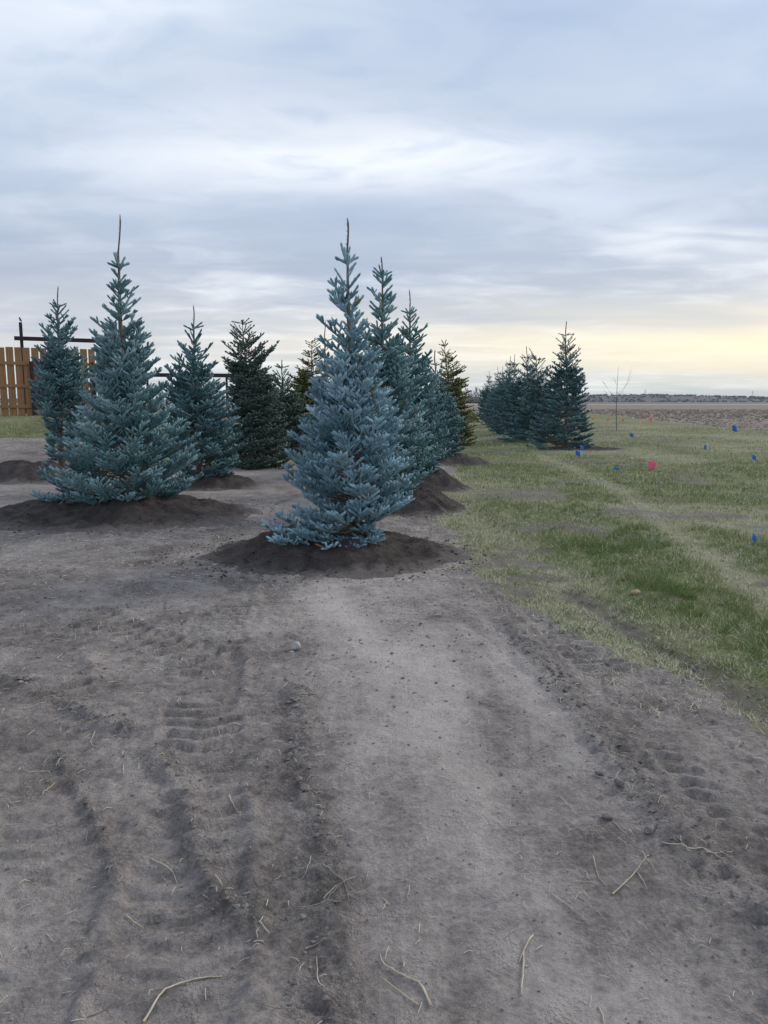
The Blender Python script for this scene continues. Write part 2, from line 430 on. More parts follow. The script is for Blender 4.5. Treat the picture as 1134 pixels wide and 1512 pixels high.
bp = t.n('ShaderNodeBump'); bp.inputs['Strength'].default_value = 1.0; bp.inputs['Distance'].default_value = .030
t.put(bp.inputs['Height'], hgt)
bp2 = t.n('ShaderNodeBump'); bp2.inputs['Distance'].default_value = .16
t.put(bp2.inputs['Strength'], t.math('MULTIPLY', t.attr('field'), .9)); t.put(bp2.inputs['Height'], fB); t.put(bp2.inputs['Normal'], bp.outputs[0])
t.put(b.inputs['Normal'], bp2.outputs[0])
obj('ground', ground_me, m, kind='structure')

# ------------------------------------------------------------------ mounds of dark soil round the planted trees
m, t, b = mat_new('mound_soil', .95, .1)
co = t.n('ShaderNodeNewGeometry').outputs['Position']; rim = t.attr('rim')
mA = t.noise(co, 5, 7, .65); mB = t.noise(co, 40, 6, .7); mC = t.noise(co, 180, 3, .6)
c = t.mix(t.rng(mA, .35, .68), (.062, .052, .048, 1), (.120, .102, .093, 1))
c = t.mix(t.math('MULTIPLY', t.rng(mB, .5, .72), .5), c, (.165, .142, .128, 1))
c = t.mix(t.rng(t.math('ADD', rim, t.math('MULTIPLY', t.math('SUBTRACT', t.noise(co, 11, 6, .7), .5), 1.1)), .55, 1.05), c, (.205, .182, .168, 1))
t.put(b.inputs['Base Color'], c)
bp = t.n('ShaderNodeBump'); bp.inputs['Strength'].default_value = 1.0; bp.inputs['Distance'].default_value = .035
t.put(bp.inputs['Height'], t.math('ADD', mB, t.math('MULTIPLY', mC, .4))); t.put(b.inputs['Normal'], bp.outputs[0])
MOUND_MAT = m

def mound_h(key, x, y):
    cx, cy, rx, ry, h = MOUNDS[key]; sdn = sum(map(ord, key))
    u = (x - cx) / rx; v = (y - cy) / ry; th = np.arctan2(v, u)
    out = 1 + .20 * fbm(np.cos(th) * 1.6 + sdn, np.sin(th) * 1.6, 3, sdn) + .09 * fbm(np.cos(th) * 7, np.sin(th) * 7, 4, sdn + 1, .65)
    r = np.hypot(u, v) / out
    p = h * (1 - sst(.25, 1.0, r)) * (1 + .25 * fbm(x * 2.1, y * 2.1, 3, sdn + 2))
    p = p + .060 * fbm(x * 3.6, y * 3.6, 4, sdn + 3, .55) * sst(1.0, .6, r) + .022 * fbm(x * 15, y * 15, 4, sdn + 4, .6) * sst(1.02, .85, r)
    p = p - .06 * np.exp(-(((x - cx - .45 * rx) / .22) ** 2 + ((y - cy + .02) / .2) ** 2))      # hollow dug beside the trunk
    return np.where(r < 1, np.maximum(p, .004) * sst(1.0, .93, r), 0) - .03 * sst(.95, 1.04, r)

MLAB = {'main': 'broad dark soil mound under the tall blue spruce nearest the camera',
        'left': 'wide dark soil mound under the big spreading blue spruce at left',
        'second': 'dark soil mound at the lawn edge, under the second spruce of the centre row',
        'third': 'dark soil mound under the third spruce of the centre row',
        'fourth': 'low dark soil mound farthest back in the centre row',
        'd285': 'dark soil mound below the green spruce right of the big spreading one',
        'farleft': 'dark soil mound on the bank below the leftmost spruce in front of the fence',
        'right': 'thin spread of bare soil round the spruce standing on the open lawn'}
for key, (cx, cy, rx, ry, h) in MOUNDS.items():
    nr, ns = (54, 140) if cy < 12 else (26, 90)
    rr = np.linspace(0, 1.42, nr)[1:]; th = np.arange(ns) * 2 * np.pi / ns
    Rm, Tm = np.meshgrid(rr, th, indexing='ij')
    X = np.concatenate([[cx], (cx + rx * Rm * np.cos(Tm)).ravel()]); Y = np.concatenate([[cy], (cy + ry * Rm * np.sin(Tm)).ravel()])
    Z = gz(X, Y) + mound_h(key, X, Y)
    Z = np.where(np.concatenate([[0], Rm.ravel()]) > 1.36, Z - .05, Z)
    f = []
    for j in range(ns): f.append((0, 1 + j, 1 + (j + 1) % ns, 1 + (j + 1) % ns))
    for i in range(nr - 2):
        for j in range(ns):
            k = (j + 1) % ns; f.append((1 + i * ns + j, 1 + (i + 1) * ns + j, 1 + (i + 1) * ns + k, 1 + i * ns + k))
    z0 = gz1(cx, cy)
    me = mesh_py('soil_mound', np.stack([X - cx, Y - cy, Z - z0], 1), f, True)
    rm_ = np.concatenate([[0], Rm.ravel()]); at_ = me.attributes.new('rim', 'FLOAT', 'POINT'); at_.data.foreach_set('value', sst(.50, 1.02, rm_).astype(np.float32))
    obj('soil_mound', me, MOUND_MAT, None, MLAB[key], 'soil mound', 'planting mounds', None, (cx, cy, z0))

# ------------------------------------------------------------------ far hills, woods along the horizon, poles
rng = np.random.default_rng(4)
hx = np.linspace(-2600, 2600, 400)
prof = 6 + 4.5 * fbm(hx * .0016 + 4, hx * 0 + 1, 3, 70) + 7 * np.exp(-((hx - 560) / 320) ** 2)
rows_ = [(1500, 0.0), (1540, .35), (1640, .85), (1760, 1.0), (1900, .6), (2100, -.2)]
hv = np.array([(x * yy / 1640, yy, -.5 + p * k) for yy, k in rows_ for x, p in zip(hx, prof)])
n = len(hx); ii = (np.arange(len(rows_) - 1)[:, None] * n + np.arange(n - 1)[None]).ravel()
hill_mat = simple_mat('hill', (.085, .077, .082), (.115, .103, .105), .02, .95, 0)
obj('hills', mesh_np('hills', hv, np.stack([ii, ii + 1, ii + n + 1, ii + n], 1), True), hill_mat, kind='structure')
# bare woodland: thousands of small upright leafless crowns that read as one mass
N = 4200
wx_ = rng.uniform(-1500, 2000, N); k = rng.integers(0, 3, N); wy_ = np.array([1480, 1600, 1720])[k] + rng.uniform(-40, 60, N)
wz = np.interp(wx_ * 1640 / wy_, hx, prof) * np.interp(wy_, [r_[0] for r_ in rows_], [r_[1] for r_ in rows_]) - 1
wz = np.maximum(wz, -.5)
wh = rng.uniform(2.0, 4.2, N) * (1 + .35 * fbm(wx_ * .01, wy_ * .01, 2, 71)); ww = rng.uniform(3.0, 6, N)
ang = np.arange(5) * 2 * np.pi / 5
vv = np.zeros((N, 11, 3)); ff = []
for j in range(5):
    vv[:, j, 0] = wx_ + np.cos(ang[j]) * ww * .35; vv[:, j, 1] = wy_ + np.sin(ang[j]) * ww * .35; vv[:, j, 2] = wz
    jr = rng.uniform(.6, 1.2, N)
    vv[:, 5 + j, 0] = wx_ + np.cos(ang[j]) * ww * .6 * jr; vv[:, 5 + j, 1] = wy_ + np.sin(ang[j]) * ww * .6 * jr; vv[:, 5 + j, 2] = wz + wh * rng.uniform(.5, .85, N)
    q = (j + 1) % 5; ff += [(j, q, 5 + q), (j, 5 + q, 5 + j), (5 + j, 5 + q, 10)]
vv[:, 10, 0] = wx_; vv[:, 10, 1] = wy_; vv[:, 10, 2] = wz + wh
ff = (np.array(ff)[None] + (np.arange(N) * 11)[:, None, None]).reshape(-1, 3)
wood_mat = simple_mat('bare_wood', (.078, .071, .076), (.112, .101, .103), .05, .95, 0)
obj('distant_woodland', mesh_np('distant_woodland', vv.reshape(-1, 3), ff), wood_mat, None,
    'purple grey leafless woodland along the far hills on the horizon', 'woodland', None, 'stuff')

# ------------------------------------------------------------------ spruces
BARK = simple_mat('bark', (.115, .082, .060), (.235, .175, .130), 30, .9, .5, (1, 1, .4))
LEADER = simple_mat('leader_bark', (.12, .090, .078), (.20, .155, .13), 40, .85, .2)
TWIG = simple_mat('twig_bark', (.13, .092, .062), (.22, .160, .110), 25, .9, .2)
NEEDLES = {
 'blue': needle_mat('needles_silver_blue', (.085, .155, .180), (.190, .325, .375), (.40, .555, .610), (.19, .135, .08)),
 'teal': needle_mat('needles_blue_green', (.060, .125, .136), (.145, .262, .278), (.32, .455, .47), (.17, .125, .075)),
 'dark': needle_mat('needles_dark_green', (.048, .078, .060), (.090, .138, .112), (.18, .245, .215), (.13, .10, .06)),
 'olive': needle_mat('needles_olive', (.075, .086, .026), (.160, .168, .050), (.29, .285, .11), (.17, .13, .06)),
}

def unit(v): return v / (np.linalg.norm(v, axis=-1, keepdims=True) + 1e-12)

def needles(O, D, L, tint, brown, N, nl, w, rg, core5=False):
    """bottle-brush shoots: N needle triangles round each axis (O + D*L)"""
    S = len(O)
    ref = np.where(np.abs(D[:, 2:3]) < .9, np.array([[0, 0, 1.]]), np.array([[1., 0, 0]]))
    U = unit(np.cross(D, ref)); V = np.cross(D, U)
    tt = (np.arange(N)[None] + rg.random((S, N))) / N
    ph = np.arange(N)[None] * 2.39996 + rg.random((S, N)) * .9 + rg.random((S, 1)) * 6.28
    fwd = .55 + 1.9 * np.clip(tt - .72, 0, 1) * 3.0
    rad = U[:, None] * np.cos(ph)[..., None] + V[:, None] * np.sin(ph)[..., None]
    dn = unit(D[:, None] * fwd[..., None] + rad + np.array([0, 0, .22]))
    bs = O[:, None] + D[:, None] * (L[:, None] * tt)[..., None]
    ln = nl * rg.uniform(.75, 1.2, (S, N))
    tip = bs + dn * ln[..., None]
    sd_ = unit(np.cross(dn, rg.normal(size=(S, N, 3)))) * (w * .5)
    v = np.stack([bs + sd_, bs - sd_, tip], 2).reshape(-1, 3)
    ti = np.clip(tint[:, None] + rg.uniform(-.10, .10, (S, N)), 0, 1)
    ti = np.repeat(ti.ravel(), 3); br = np.repeat(np.repeat(brown, N), 3)
    f = np.arange(S * N * 3).reshape(-1, 3)
    # the close-set needle bases read as a solid finger: spindle of two rings and a blunt tip
    k = 4; an = np.arange(k) * 2 * np.pi / k
    ring = U[:, None] * np.cos(an)[None, :, None] + V[:, None] * np.sin(an)[None, :, None]
    cr = nl * .58 * rg.uniform(.85, 1.15, (S, 1, 1))
    r1 = O[:, None] + D[:, None] * (L * .06)[:, None, None] + ring * cr * .75
    if not core5: r1 = O[:, None]
    r2 = O[:, None] + D[:, None] * (L * .84)[:, None, None] + ring * cr
    tp = (O + D * (L * 1.04 + nl * .25)[:, None])[:, None]
    b_ = r1.shape[1]; cv = np.concatenate([r1, r2, tp], 1).reshape(-1, 3); m_ = b_ + k + 1
    cf = []
    for j in range(k):
        q = (j + 1) % k
        cf += [(j, q, k + q), (j, k + q, k + j), (k + j, k + q, 2 * k)] if core5 else [(0, 1 + q, 1 + j), (1 + j, 1 + q, 1 + k)]
    cf = (np.array(cf)[None] + (np.arange(S) * m_)[:, None, None]).reshape(-1, 3) + len(v)
    v = np.vstack([v, cv]); f = np.vstack([f, cf])
    ti = np.concatenate([ti, np.repeat(np.clip(tint - .08, 0, 1), m_)]); br = np.concatenate([br, np.repeat(brown, m_)])
    return v, f, ti, br

def spruce(name, label, x, y, H, lean, leader, prof, z=None, mat='blue', seed=1, N=30, nl=.021, w=.0030, sl=.085, gap=.20, nb=6,
           rise=(8, 52), tw=.075, zmin=.10, inner=.40, extra=(), tint=.5, group=None, sparse_top=.75, brownf=.010, droop=.10, bend=None,
           fullness=1.0, trunk_r=None, dead=30, lift=.18):
    rg = np.random.default_rng(seed)
    z0 = gz1(x, y) if z is None else z
    root = thing(name, (x, y, z0), label, 'spruce tree', group)
    def axis(h):
        f = np.clip(np.asarray(h, float) / H, 0, 1)
        return np.stack([lean * f + .015 * np.sin(f * 9 + seed), .02 * np.sin(f * 7 + seed * 2), np.asarray(h, float)], -1)
    pz, pl, pr = np.array(prof).T
    def rad(h, th):
        L_ = np.interp(h, pz, pl); R_ = np.interp(h, pz, pr)
        return (L_ + R_) / 2 + (R_ - L_) / 2 * math.cos(th)
    tr = trunk_r or .012 * H + .012
    hs = np.linspace(-.15, H - leader, 14)
    ra = tr * (1 - hs / H) ** .9 + .004
    ra[0] *= 1.25
    v, f = tube(axis(hs) + np.array([0, 0, 0]), ra, 9)
    obj('trunk', mesh_py('trunk', v, f), BARK, root)
    if leader > .15:
        hs = np.linspace(H - leader - .02, H, 8); ap = axis(hs) + np.stack([.022 * leader * np.sin(np.linspace(0, 4.2, 8) + seed), .02 * leader * np.sin(np.linspace(0, 3, 8)), np.zeros(8)], 1)
        if bend is not None: ap = ap + np.array(bend)[None] * (np.linspace(0, 1, 8)[:, None])
        lr = np.linspace(.0125, .0085, 8) * (1 if y < 18 else 1.5); lr[-2] *= 1.25; lr[-1] = .003
        v, f = tube(ap, lr, 6); ts = [(v, f)]
        for q in range(int(leader / .012)):
            s_ = rg.random(); p = ap[0] + (ap[-1] - ap[0]) * s_; an = rg.random() * 6.28
            dq = np.array([math.cos(an), math.sin(an), .8]); dq /= np.linalg.norm(dq)
            ts.append(tube([p, p + dq * .022], [.0028, .0008], 3, False))
        v, f = join_tubes(ts)
        obj('leader_shoot', mesh_py('leader_shoot', v, f), LEADER, root)
    # boughs
    boughs = []
    h = zmin; top = H - leader
    while h < top - .01:
        k = h / top
        g_ = gap * (1 - .30 * k) * (1 + .60 * sst(.62, .80, k))
        cnt = nb if k < .66 else max(4, nb - 2)
        a0 = rg.random() * 6.28
        for j in range(cnt): boughs.append((h + rg.uniform(-.03, .03), a0 + j * 6.283 / cnt + rg.uniform(-.25, .25), rg.uniform(.88, 1.08) if k < .64 else rg.uniform(.60, 1.14)))
        for j in range(int(round((nb - 1) * fullness * (1 if k < .66 else .5)))): boughs.append((h + g_ * rg.uniform(.25, .8), rg.random() * 6.28, rg.uniform(.62, .97)))
        h += g_
    boughs.append((top - .005, 0.3, 1)); boughs += [(top - .01, a, 1.0) for a in (1.8, 3.4, 4.9)]
    O, D, L, T, B, wood = [], [], [], [], [], []
    def add(o, d, l, ti, br=0.0): O.append(o); D.append(d); L.append(l); T.append(ti); B.append(br)
    jobs = []
    for zt, th, kf in boughs:
        k = np.clip(zt / top, 0, 1)
        el = R(rise[0] + (rise[1] - rise[0]) * k ** 1.4 + rg.uniform(-7, 7))
        r_ = max(rad(min(zt, top), th) * kf, .07)
        za = max(zt - r_ * math.tan(el), .05 + .02 * rg.random())
        if zt > top - .03: za = top - .04 - .05 * rg.random(); r_ *= .9
        jobs.append((za, zt, th, r_, k))
    for (thd, za, zt, r_) in extra: jobs.append((za, zt, R(thd), r_, .1))
    for za, zt, th, r_, k in jobs:
        A = axis(za); tip = axis(zt) * np.array([1, 1, 0]) + np.array([math.cos(th) * r_, math.sin(th) * r_, zt])
        n_ = 7; s = np.linspace(0, 1, n_)[:, None]
        P = A * (1 - s) + tip * s
        Lb = float(np.linalg.norm(tip - A))
        P[:, 2] -= droop * Lb * np.sin(np.pi * s[:, 0]) * (1 - k) * 1.4
        side = np.array([-math.sin(th), math.cos(th), 0]); P += side[None] * (rg.uniform(-.06, .06) * Lb * np.sin(np.pi * s * .9))
        wood.append(tube(P, np.linspace(.006 + .007 * Lb, .0022, n_), 5 if y < 12 else 3, False))
        bt = float(np.clip(tint + rg.normal() * .15, 0, 1))
        t0 = inner * (1 - k) ** .7 + .03
        nseg = max(2, int(round(Lb * (1 - t0) / (sl * .62))))
        pos = lambda t_: np.array([np.interp(t_, s[:, 0], P[:, c_]) for c_ in range(3)])
        for q in range(nseg):                                   # needles along the bough itself
            ta = t0 + (1 - t0) * q / nseg; p0 = pos(ta); p1 = pos(min(1, ta + .02)) - pos(ta - .02)
            add(p0, p1 / np.linalg.norm(p1), sl * .95, bt + rg.normal() * .07, float(rg.random() < brownf))
        # side twigs in the plane of the bough
        simple = k > .76 or r_ < .17
        ntw = int(Lb * (1 - t0) / (tw * (1.15 if simple else 1))) if (k < .93 and r_ > .11) else 0
        for q in range(ntw):
            ta = t0 + (1 - t0) * (q + rg.random() * .6) / max(ntw, 1) * .97
            p0 = pos(ta); dv = pos(min(1, ta + .03)) - pos(ta - .03); dv /= np.linalg.norm(dv)
            sg = 1 if (q % 2) else -1
            for sgn in ((sg, -sg) if rg.random() < .75 else (sg,)):
                aa = R(rg.uniform(38, 62)); up = rg.uniform(-.05, .42) + lift
                sv_ = np.cross(np.array([0, 0, 1.]), dv); sv_ /= np.linalg.norm(sv_) + 1e-9
                d1 = dv * math.cos(aa) + sv_ * sgn * math.sin(aa) + np.array([0, 0, up * .6]); d1 /= np.linalg.norm(d1)
                lt = min(.40 * (1 - ta) * Lb + .045, .34) * rg.uniform(.7, 1.15)
                if simple: lt = .03
                p2 = p0 + d1 * lt
                if y < 17: wood.append(tube([p0, p2], [.0026, .0013], 3, False))
                add(p2 - d1 * sl * .25, d1, sl * rg.uniform(.85, 1.2) * (1.15 if simple else 1), bt + rg.normal() * .13 + .06, float(rg.random() < brownf))
                ns_ = int(lt / (sl * .62))
                for u_ in range(ns_):
                    pu = p0 + d1 * (lt * (u_ + .3) / max(ns_, 1))
                    add(pu, d1, sl * .9, bt + rg.normal() * .08, float(rg.random() < brownf * 2))
                    for s2 in (1, -1):
                        if rg.random() < .22: continue
                        a2 = R(rg.uniform(32, 60)); s_v = np.cross(np.array([0, 0, 1.]), d1); s_v /= np.linalg.norm(s_v) + 1e-9
                        d2 = d1 * math.cos(a2) + s_v * s2 * math.sin(a2) + np.array([0, 0, rg.uniform(0, .45) + lift]); d2 /= np.linalg.norm(d2)
                        add(pu, d2, sl * rg.uniform(.7, 1.1), bt + rg.normal() * .13 + .03, float(rg.random() < brownf))
            if rg.random() < .45 + lift * .6:                               # a shoot standing up from the bough
                d3 = dv * .7 + np.array([rg.uniform(-.3, .3), rg.uniform(-.3, .3), .9]); d3 /= np.linalg.norm(d3)
                add(p0, d3, sl * rg.uniform(.8, 1.15), bt + .05 + rg.normal() * .08)
    for q in range(dead):                                       # bare dead twigs round the foot of the trunk
        hz_ = rg.uniform(.03, .5); th = rg.random() * 6.28; l_ = rg.uniform(.12, .42); p0 = axis(hz_)
        p1 = p0 + np.array([math.cos(th), math.sin(th), rg.uniform(-.25, .35)]) * l_ * .5
        p2 = p1 + np.array([math.cos(th + rg.uniform(-.6, .6)), math.sin(th + rg.uniform(-.6, .6)), rg.uniform(-.3, .4)]) * l_ * .5
        wood.append(tube([p0, p1, p2], [.004, .003, .0015], 3, False))
    O, D, L, T, B = (np.array(q_, float) for q_ in (O, D, L, T, B))
    v, f, ti, br = needles(O, D, L, np.clip(T, 0, 1), B, N, nl, w, rg, N > 8)
    obj('crown', mesh_np('crown', v, f, True, dict(tint=ti, brown=br)), NEEDLES[mat], root)
    v, f = join_tubes(wood)
    q4 = np.array(f)
    obj('limbs', mesh_np('limbs', v, q4, True), TWIG, root)
    SPR.append((name, len(O), len(O) * N))
    return root

SPR = []
T = {
 'main':dict(x=-0.26,y=8.0,H=3.26,lean=-0.12,leader=0.38,prof=[(0.33, 0.35, 0.4), (0.46, 0.62, 0.51), (0.64, 0.84, 0.59), (0.82, 0.78, 0.59), (1.1, 0.66, 0.56), (1.38, 0.56, 0.48), (1.65, 0.41, 0.38), (1.92, 0.35, 0.28), (2.26, 0.3, 0.21), (2.53, 0.26, 0.21), (2.69, 0.19, 0.11), (2.8, 0.12, 0.09)]),
 'left':dict(x=-3.67,y=10.8,H=3.88,lean=0.1,leader=0.64,prof=[(0.06, 0.61, 0.63), (0.22, 1.04, 0.92), (0.46, 1.09, 1.03), (0.84, 0.97, 0.98), (1.21, 0.67, 0.76), (1.59, 0.47, 0.56), (1.96, 0.37, 0.49), (2.32, 0.36, 0.44), (2.59, 0.28, 0.31), (2.91, 0.16, 0.26), (3.13, 0.12, 0.1)]),
 'farleft':dict(x=-6.71,y=16,H=3.55,lean=0.14,leader=0.34,prof=[(0.45, 0.26, 0.39), (0.87, 0.34, 0.5), (1.28, 0.57, 0.57), (1.56, 0.59, 0.64), (1.97, 0.5, 0.58), (2.51, 0.38, 0.45), (2.91, 0.28, 0.35), (3.11, 0.14, 0.16)]),
 'd285':dict(x=-3.51,y=14.6,H=3.19,lean=-0.02,leader=0.37,prof=[(0.08, 0.25, 0.65), (0.33, 0.57, 0.85), (0.72, 0.68, 0.88), (1.23, 0.71, 0.75), (1.73, 0.65, 0.58), (2.1, 0.55, 0.46), (2.48, 0.4, 0.32), (2.72, 0.18, 0.16)]),
 'd365':dict(x=-3.19,y=18.8,H=3.58,lean=-0.18,leader=0.09,prof=[(0.08, 0.49, 0.92), (0.66, 0.53, 0.99), (1.31, 0.55, 0.93), (1.96, 0.5, 0.73), (2.44, 0.51, 0.59), (2.92, 0.54, 0.66), (3.24, 0.4, 0.41), (3.46, 0.22, 0.21)]),
 's417':dict(x=-2.91,y=22,H=2.77,lean=0.06,leader=0.18,prof=[(0.3, 0.62, 0.64), (1.07, 0.51, 0.6), (1.83, 0.42, 0.44), (2.21, 0.29, 0.28), (2.49, 0.13, 0.13)]),
 'p460':dict(x=-2.18,y=24,H=3.55,lean=-0.03,leader=0.12,prof=[(0.61, 0.8, 0.78), (1.85, 0.66, 0.59), (2.47, 0.5, 0.49), (3.08, 0.28, 0.3), (3.39, 0.15, 0.16)]),
 'b479':dict(x=-1.23,y=17,H=3.34,lean=-0.05,leader=0.4,prof=[(0.15, 0.67, 0.68), (0.9, 0.65, 0.69), (2.07, 0.39, 0.49), (2.79, 0.15, 0.14)]),
 's563':dict(x=0.05,y=11.5,H=3.46,lean=-0.1,leader=0.22,prof=[(0.16, 0.27, 0.59), (0.42, 0.42, 0.7), (0.92, 0.49, 0.7), (1.52, 0.43, 0.57), (2.11, 0.36, 0.39), (2.59, 0.25, 0.27), (2.88, 0.19, 0.21), (3.12, 0.16, 0.17), (3.19, 0.12, 0.12)]),
 's603':dict(x=0.56,y=14.2,H=3.35,lean=-0.12,leader=0.38,prof=[(0.13, 0.33, 0.54), (0.5, 0.5, 0.68), (1.06, 0.48, 0.66), (1.79, 0.4, 0.52), (2.4, 0.31, 0.33), (2.76, 0.2, 0.25), (2.9, 0.13, 0.09)]),
 's655':dict(x=1.48,y=20.2,H=2.78,lean=-0.17,leader=0.34,prof=[(0.05, 0.4, 0.71), (0.44, 0.51, 0.77), (0.97, 0.48, 0.65), (1.66, 0.36, 0.43), (2.22, 0.2, 0.2)]),
 'y665':dict(x=2.5,y=28,H=3.69,lean=-0.35,leader=0.1,prof=[(0.93, 0.87, 0.85), (1.66, 0.68, 0.83), (2.14, 0.52, 0.74), (2.74, 0.35, 0.74), (3.33, 0.22, 0.36), (3.52, 0.17, 0.08)]),
 'r835':dict(x=6.25,y=26.4,H=4.25,lean=-0.15,leader=0.42,prof=[(0.05, 1.31, 0.87), (0.51, 1.26, 0.92), (1.2, 0.95, 0.77), (1.88, 0.71, 0.64), (2.78, 0.55, 0.59), (3.34, 0.32, 0.45), (3.72, 0.23, 0.27)]),
 'r795':dict(x=6.14,y=30.5,H=3.54,lean=-0.22,leader=0.13,prof=[(0.07, 1.38, 1.11), (0.87, 1.08, 1.06), (1.92, 0.63, 0.83), (2.84, 0.39, 0.59), (3.36, 0.18, 0.29)]),
 'r777':dict(x=6.09,y=33,H=3.92,lean=-0.08,leader=0.45,prof=[(0.09, 1.08, 1.0), (0.67, 1.09, 1.08), (1.67, 0.94, 0.92), (2.8, 0.51, 0.49), (3.3, 0.28, 0.23)]),
}
def mz(k, x, y): return gz1(x, y) + float(mound_h(k, np.array([x]), np.array([y]))[0])
G1, G2, G3 = 'spruces of the centre row', 'spruces of the left row', 'spruces in the row on the open lawn'
t_ = T['main']; spruce('spruce_tree', 'tall silver blue spruce with a long bare leader, nearest the camera', z=gz1(t_['x'], t_['y']) + .17, seed=11, mat='blue', group=G1,
    N=14, nl=.0225, w=.0045, sl=.086, gap=.165, nb=7, tw=.075, zmin=.34, inner=.42, tint=.64, dead=70, lift=.42, fullness=1.15, rise=(14, 50),
    extra=[(194, .10, .20, .98), (210, .12, .08, .97), (222, .10, .17, .80), (240, .14, .02, .66), (182, .14, .27, .84), (266, .16, .00, .50), (296, .16, .04, .42), (203, .2, .34, .7), (232, .2, .22, .60), (250, .25, .36, .6), (275, .26, .38, .55), (300, .28, .40, .54), (325, .28, .42, .56), (345, .3, .46, .6), (5, .3, .46, .57), (30, .26, .42, .55), (225, .25, .38, .68), (170, .2, .35, .7), (140, .2, .33, .6), (90, .2, .3, .6), (60, .2, .3, .55), (284, .16, .20, .40), (318, .16, .10, .30)], **t_)
t_ = T['left']; t_['prof'] = [(a_, b_ * 1.04, c_ * 1.09) for a_, b_, c_ in t_['prof']]; spruce('spruce_tree', 'big spreading blue spruce with a long bare leader, at left', z=gz1(t_['x'], t_['y']) + .21, seed=23, mat='teal', group=G2,
    N=9, nl=.025, w=.0058, sl=.104, gap=.20, nb=7, tw=.090, zmin=.16, inner=.48, tint=.64, fullness=1.4, lift=.32, rise=(16, 50),
    extra=[(190, .10, .12, 1.22), (204, .10, .08, 1.1), (222, .10, .10, .8), (178, .15, .28, 1.1), (262, .1, .1, .55)], **t_)
t_ = T['s563']; spruce('spruce_tree', 'slim blue spruce just behind the nearest one, second in the centre row', z=gz1(t_['x'], t_['y']) + .20, seed=31, mat='teal', group=G1,
    N=9, nl=.026, w=.0052, sl=.112, gap=.185, nb=7, tw=.090, fullness=1.15, zmin=.18, tint=.62, rise=(14, 50), **t_)
t_ = T['s603']; spruce('spruce_tree', 'dense blue green spruce with a thin leader, third in the centre row', z=gz1(t_['x'], t_['y']) + .20, seed=37, mat='teal', group=G1,
    N=9, nl=.028, w=.0060, sl=.118, gap=.18, nb=7, tw=.092, fullness=1.15, zmin=.14, tint=.52, rise=(14, 50), **t_)
t_ = T['s655']; spruce('spruce_tree', 'dark blue spruce peeping out right of the centre row, fourth in it', z=gz1(t_['x'], t_['y']) + .14, seed=41, mat='teal', group=G1,
    N=8, nl=.032, w=.0070, sl=.13, gap=.18, nb=7, tw=.10, zmin=.06, tint=.40, **t_)
t_ = T['d285']; spruce('spruce_tree', 'dense dark blue green spruce right of the big spreading one', z=gz1(t_['x'], t_['y']) + .15, seed=43, mat='teal', group=G2,
    N=9, nl=.028, w=.0060, sl=.118, gap=.185, nb=7, tw=.098, inner=.5, fullness=1.1, zmin=.08, tint=.34, rise=(12, 52), **t_)
t_ = T['farleft']; spruce('spruce_tree', 'leftmost spruce, narrow at the foot, standing before the wooden fence', z=gz1(t_['x'], t_['y']) + .10, seed=47, mat='teal', group=G2,
    N=9, nl=.028, w=.0060, sl=.112, gap=.165, nb=7, tw=.10, inner=.5, fullness=1.0, zmin=.14, tint=.36, rise=(10, 50), **t_)
t_ = T['d365']; spruce('spruce_tree', 'dark green spruce with a blunt double top and a stray side branch', seed=53, mat='dark', group=G2,
    N=7, nl=.031, w=.0074, sl=.125, gap=.175, nb=8, tw=.082, lift=.05, inner=.3, zmin=.06, tint=.55, rise=(2, 40), droop=.14, fullness=1.1, extra=[(8, 2.62, 3.02, .82), (2, 2.55, 2.86, .70)], **t_)
t_ = T['s417']; t_['prof'] = [(a_, b_ * 1.3, c_ * 1.3) for a_, b_, c_ in t_['prof']]; spruce('spruce_tree', 'small dark spruce right of the blunt topped one', seed=59, mat='dark', group=G2,
    N=7, nl=.034, w=.0075, sl=.135, gap=.18, nb=7, tw=.095, zmin=.06, tint=.45, fullness=1.1, **t_)
t_ = T['p460']; t_['prof'] = [(a_, b_ * 1.3, c_ * 1.2) for a_, b_, c_ in t_['prof']]; spruce('spruce_tree', 'loose olive green spruce half hidden left of the nearest spruce', seed=61, mat='olive',
    N=8, nl=.030, w=.0062, sl=.135, gap=.20, nb=7, tw=.09, zmin=.08, tint=.35, fullness=1.0, lift=0, rise=(-6, 34), **t_)
t_ = T['b479']; spruce('spruce_tree', 'spruce almost wholly hidden behind the nearest one, only its leader showing', seed=67, mat='teal',
    N=7, nl=.028, w=.0062, sl=.12, gap=.26, nb=6, tw=.14, zmin=.08, tint=.42, **t_)
t_ = T['y665']; spruce('spruce_tree', 'loose yellowish green spruce rising behind the right end of the centre row', seed=71, mat='olive',
    N=8, nl=.032, w=.0066, sl=.145, gap=.20, nb=7, tw=.095, zmin=.10, tint=.55, fullness=1.0, lift=0, rise=(-4, 36), **t_)
t_ = T['r835']; t_['prof'] = [(a_, b_ * 1.12, c_ * 1.06) for a_, b_, c_ in t_['prof']]; front = spruce('spruce_tree', 'full dark blue spruce with a bare leader, first of the lawn row', seed=73, mat='teal', group=G3,
    N=7, nl=.034, w=.0074, sl=.135, gap=.21, nb=7, tw=.115, inner=.5, zmin=.06, tint=.30, rise=(2, 46), fullness=1.0, **t_)
t_ = T['r795']; t_['prof'] = [(a_, b_ * 1.1, c_ * 1.1) for a_, b_, c_ in t_['prof']]; t_['leader'] = .42; t_['H'] = 3.68; spruce('spruce_tree', 'dark blue spruce with its leader bent over to the left', seed=79, mat='teal', group=G3,
    N=6, nl=.038, w=.0085, sl=.15, gap=.22, nb=7, tw=.135, inner=.5, zmin=.06, tint=.22, rise=(2, 46), bend=(-.30, 0, -.02), **t_)
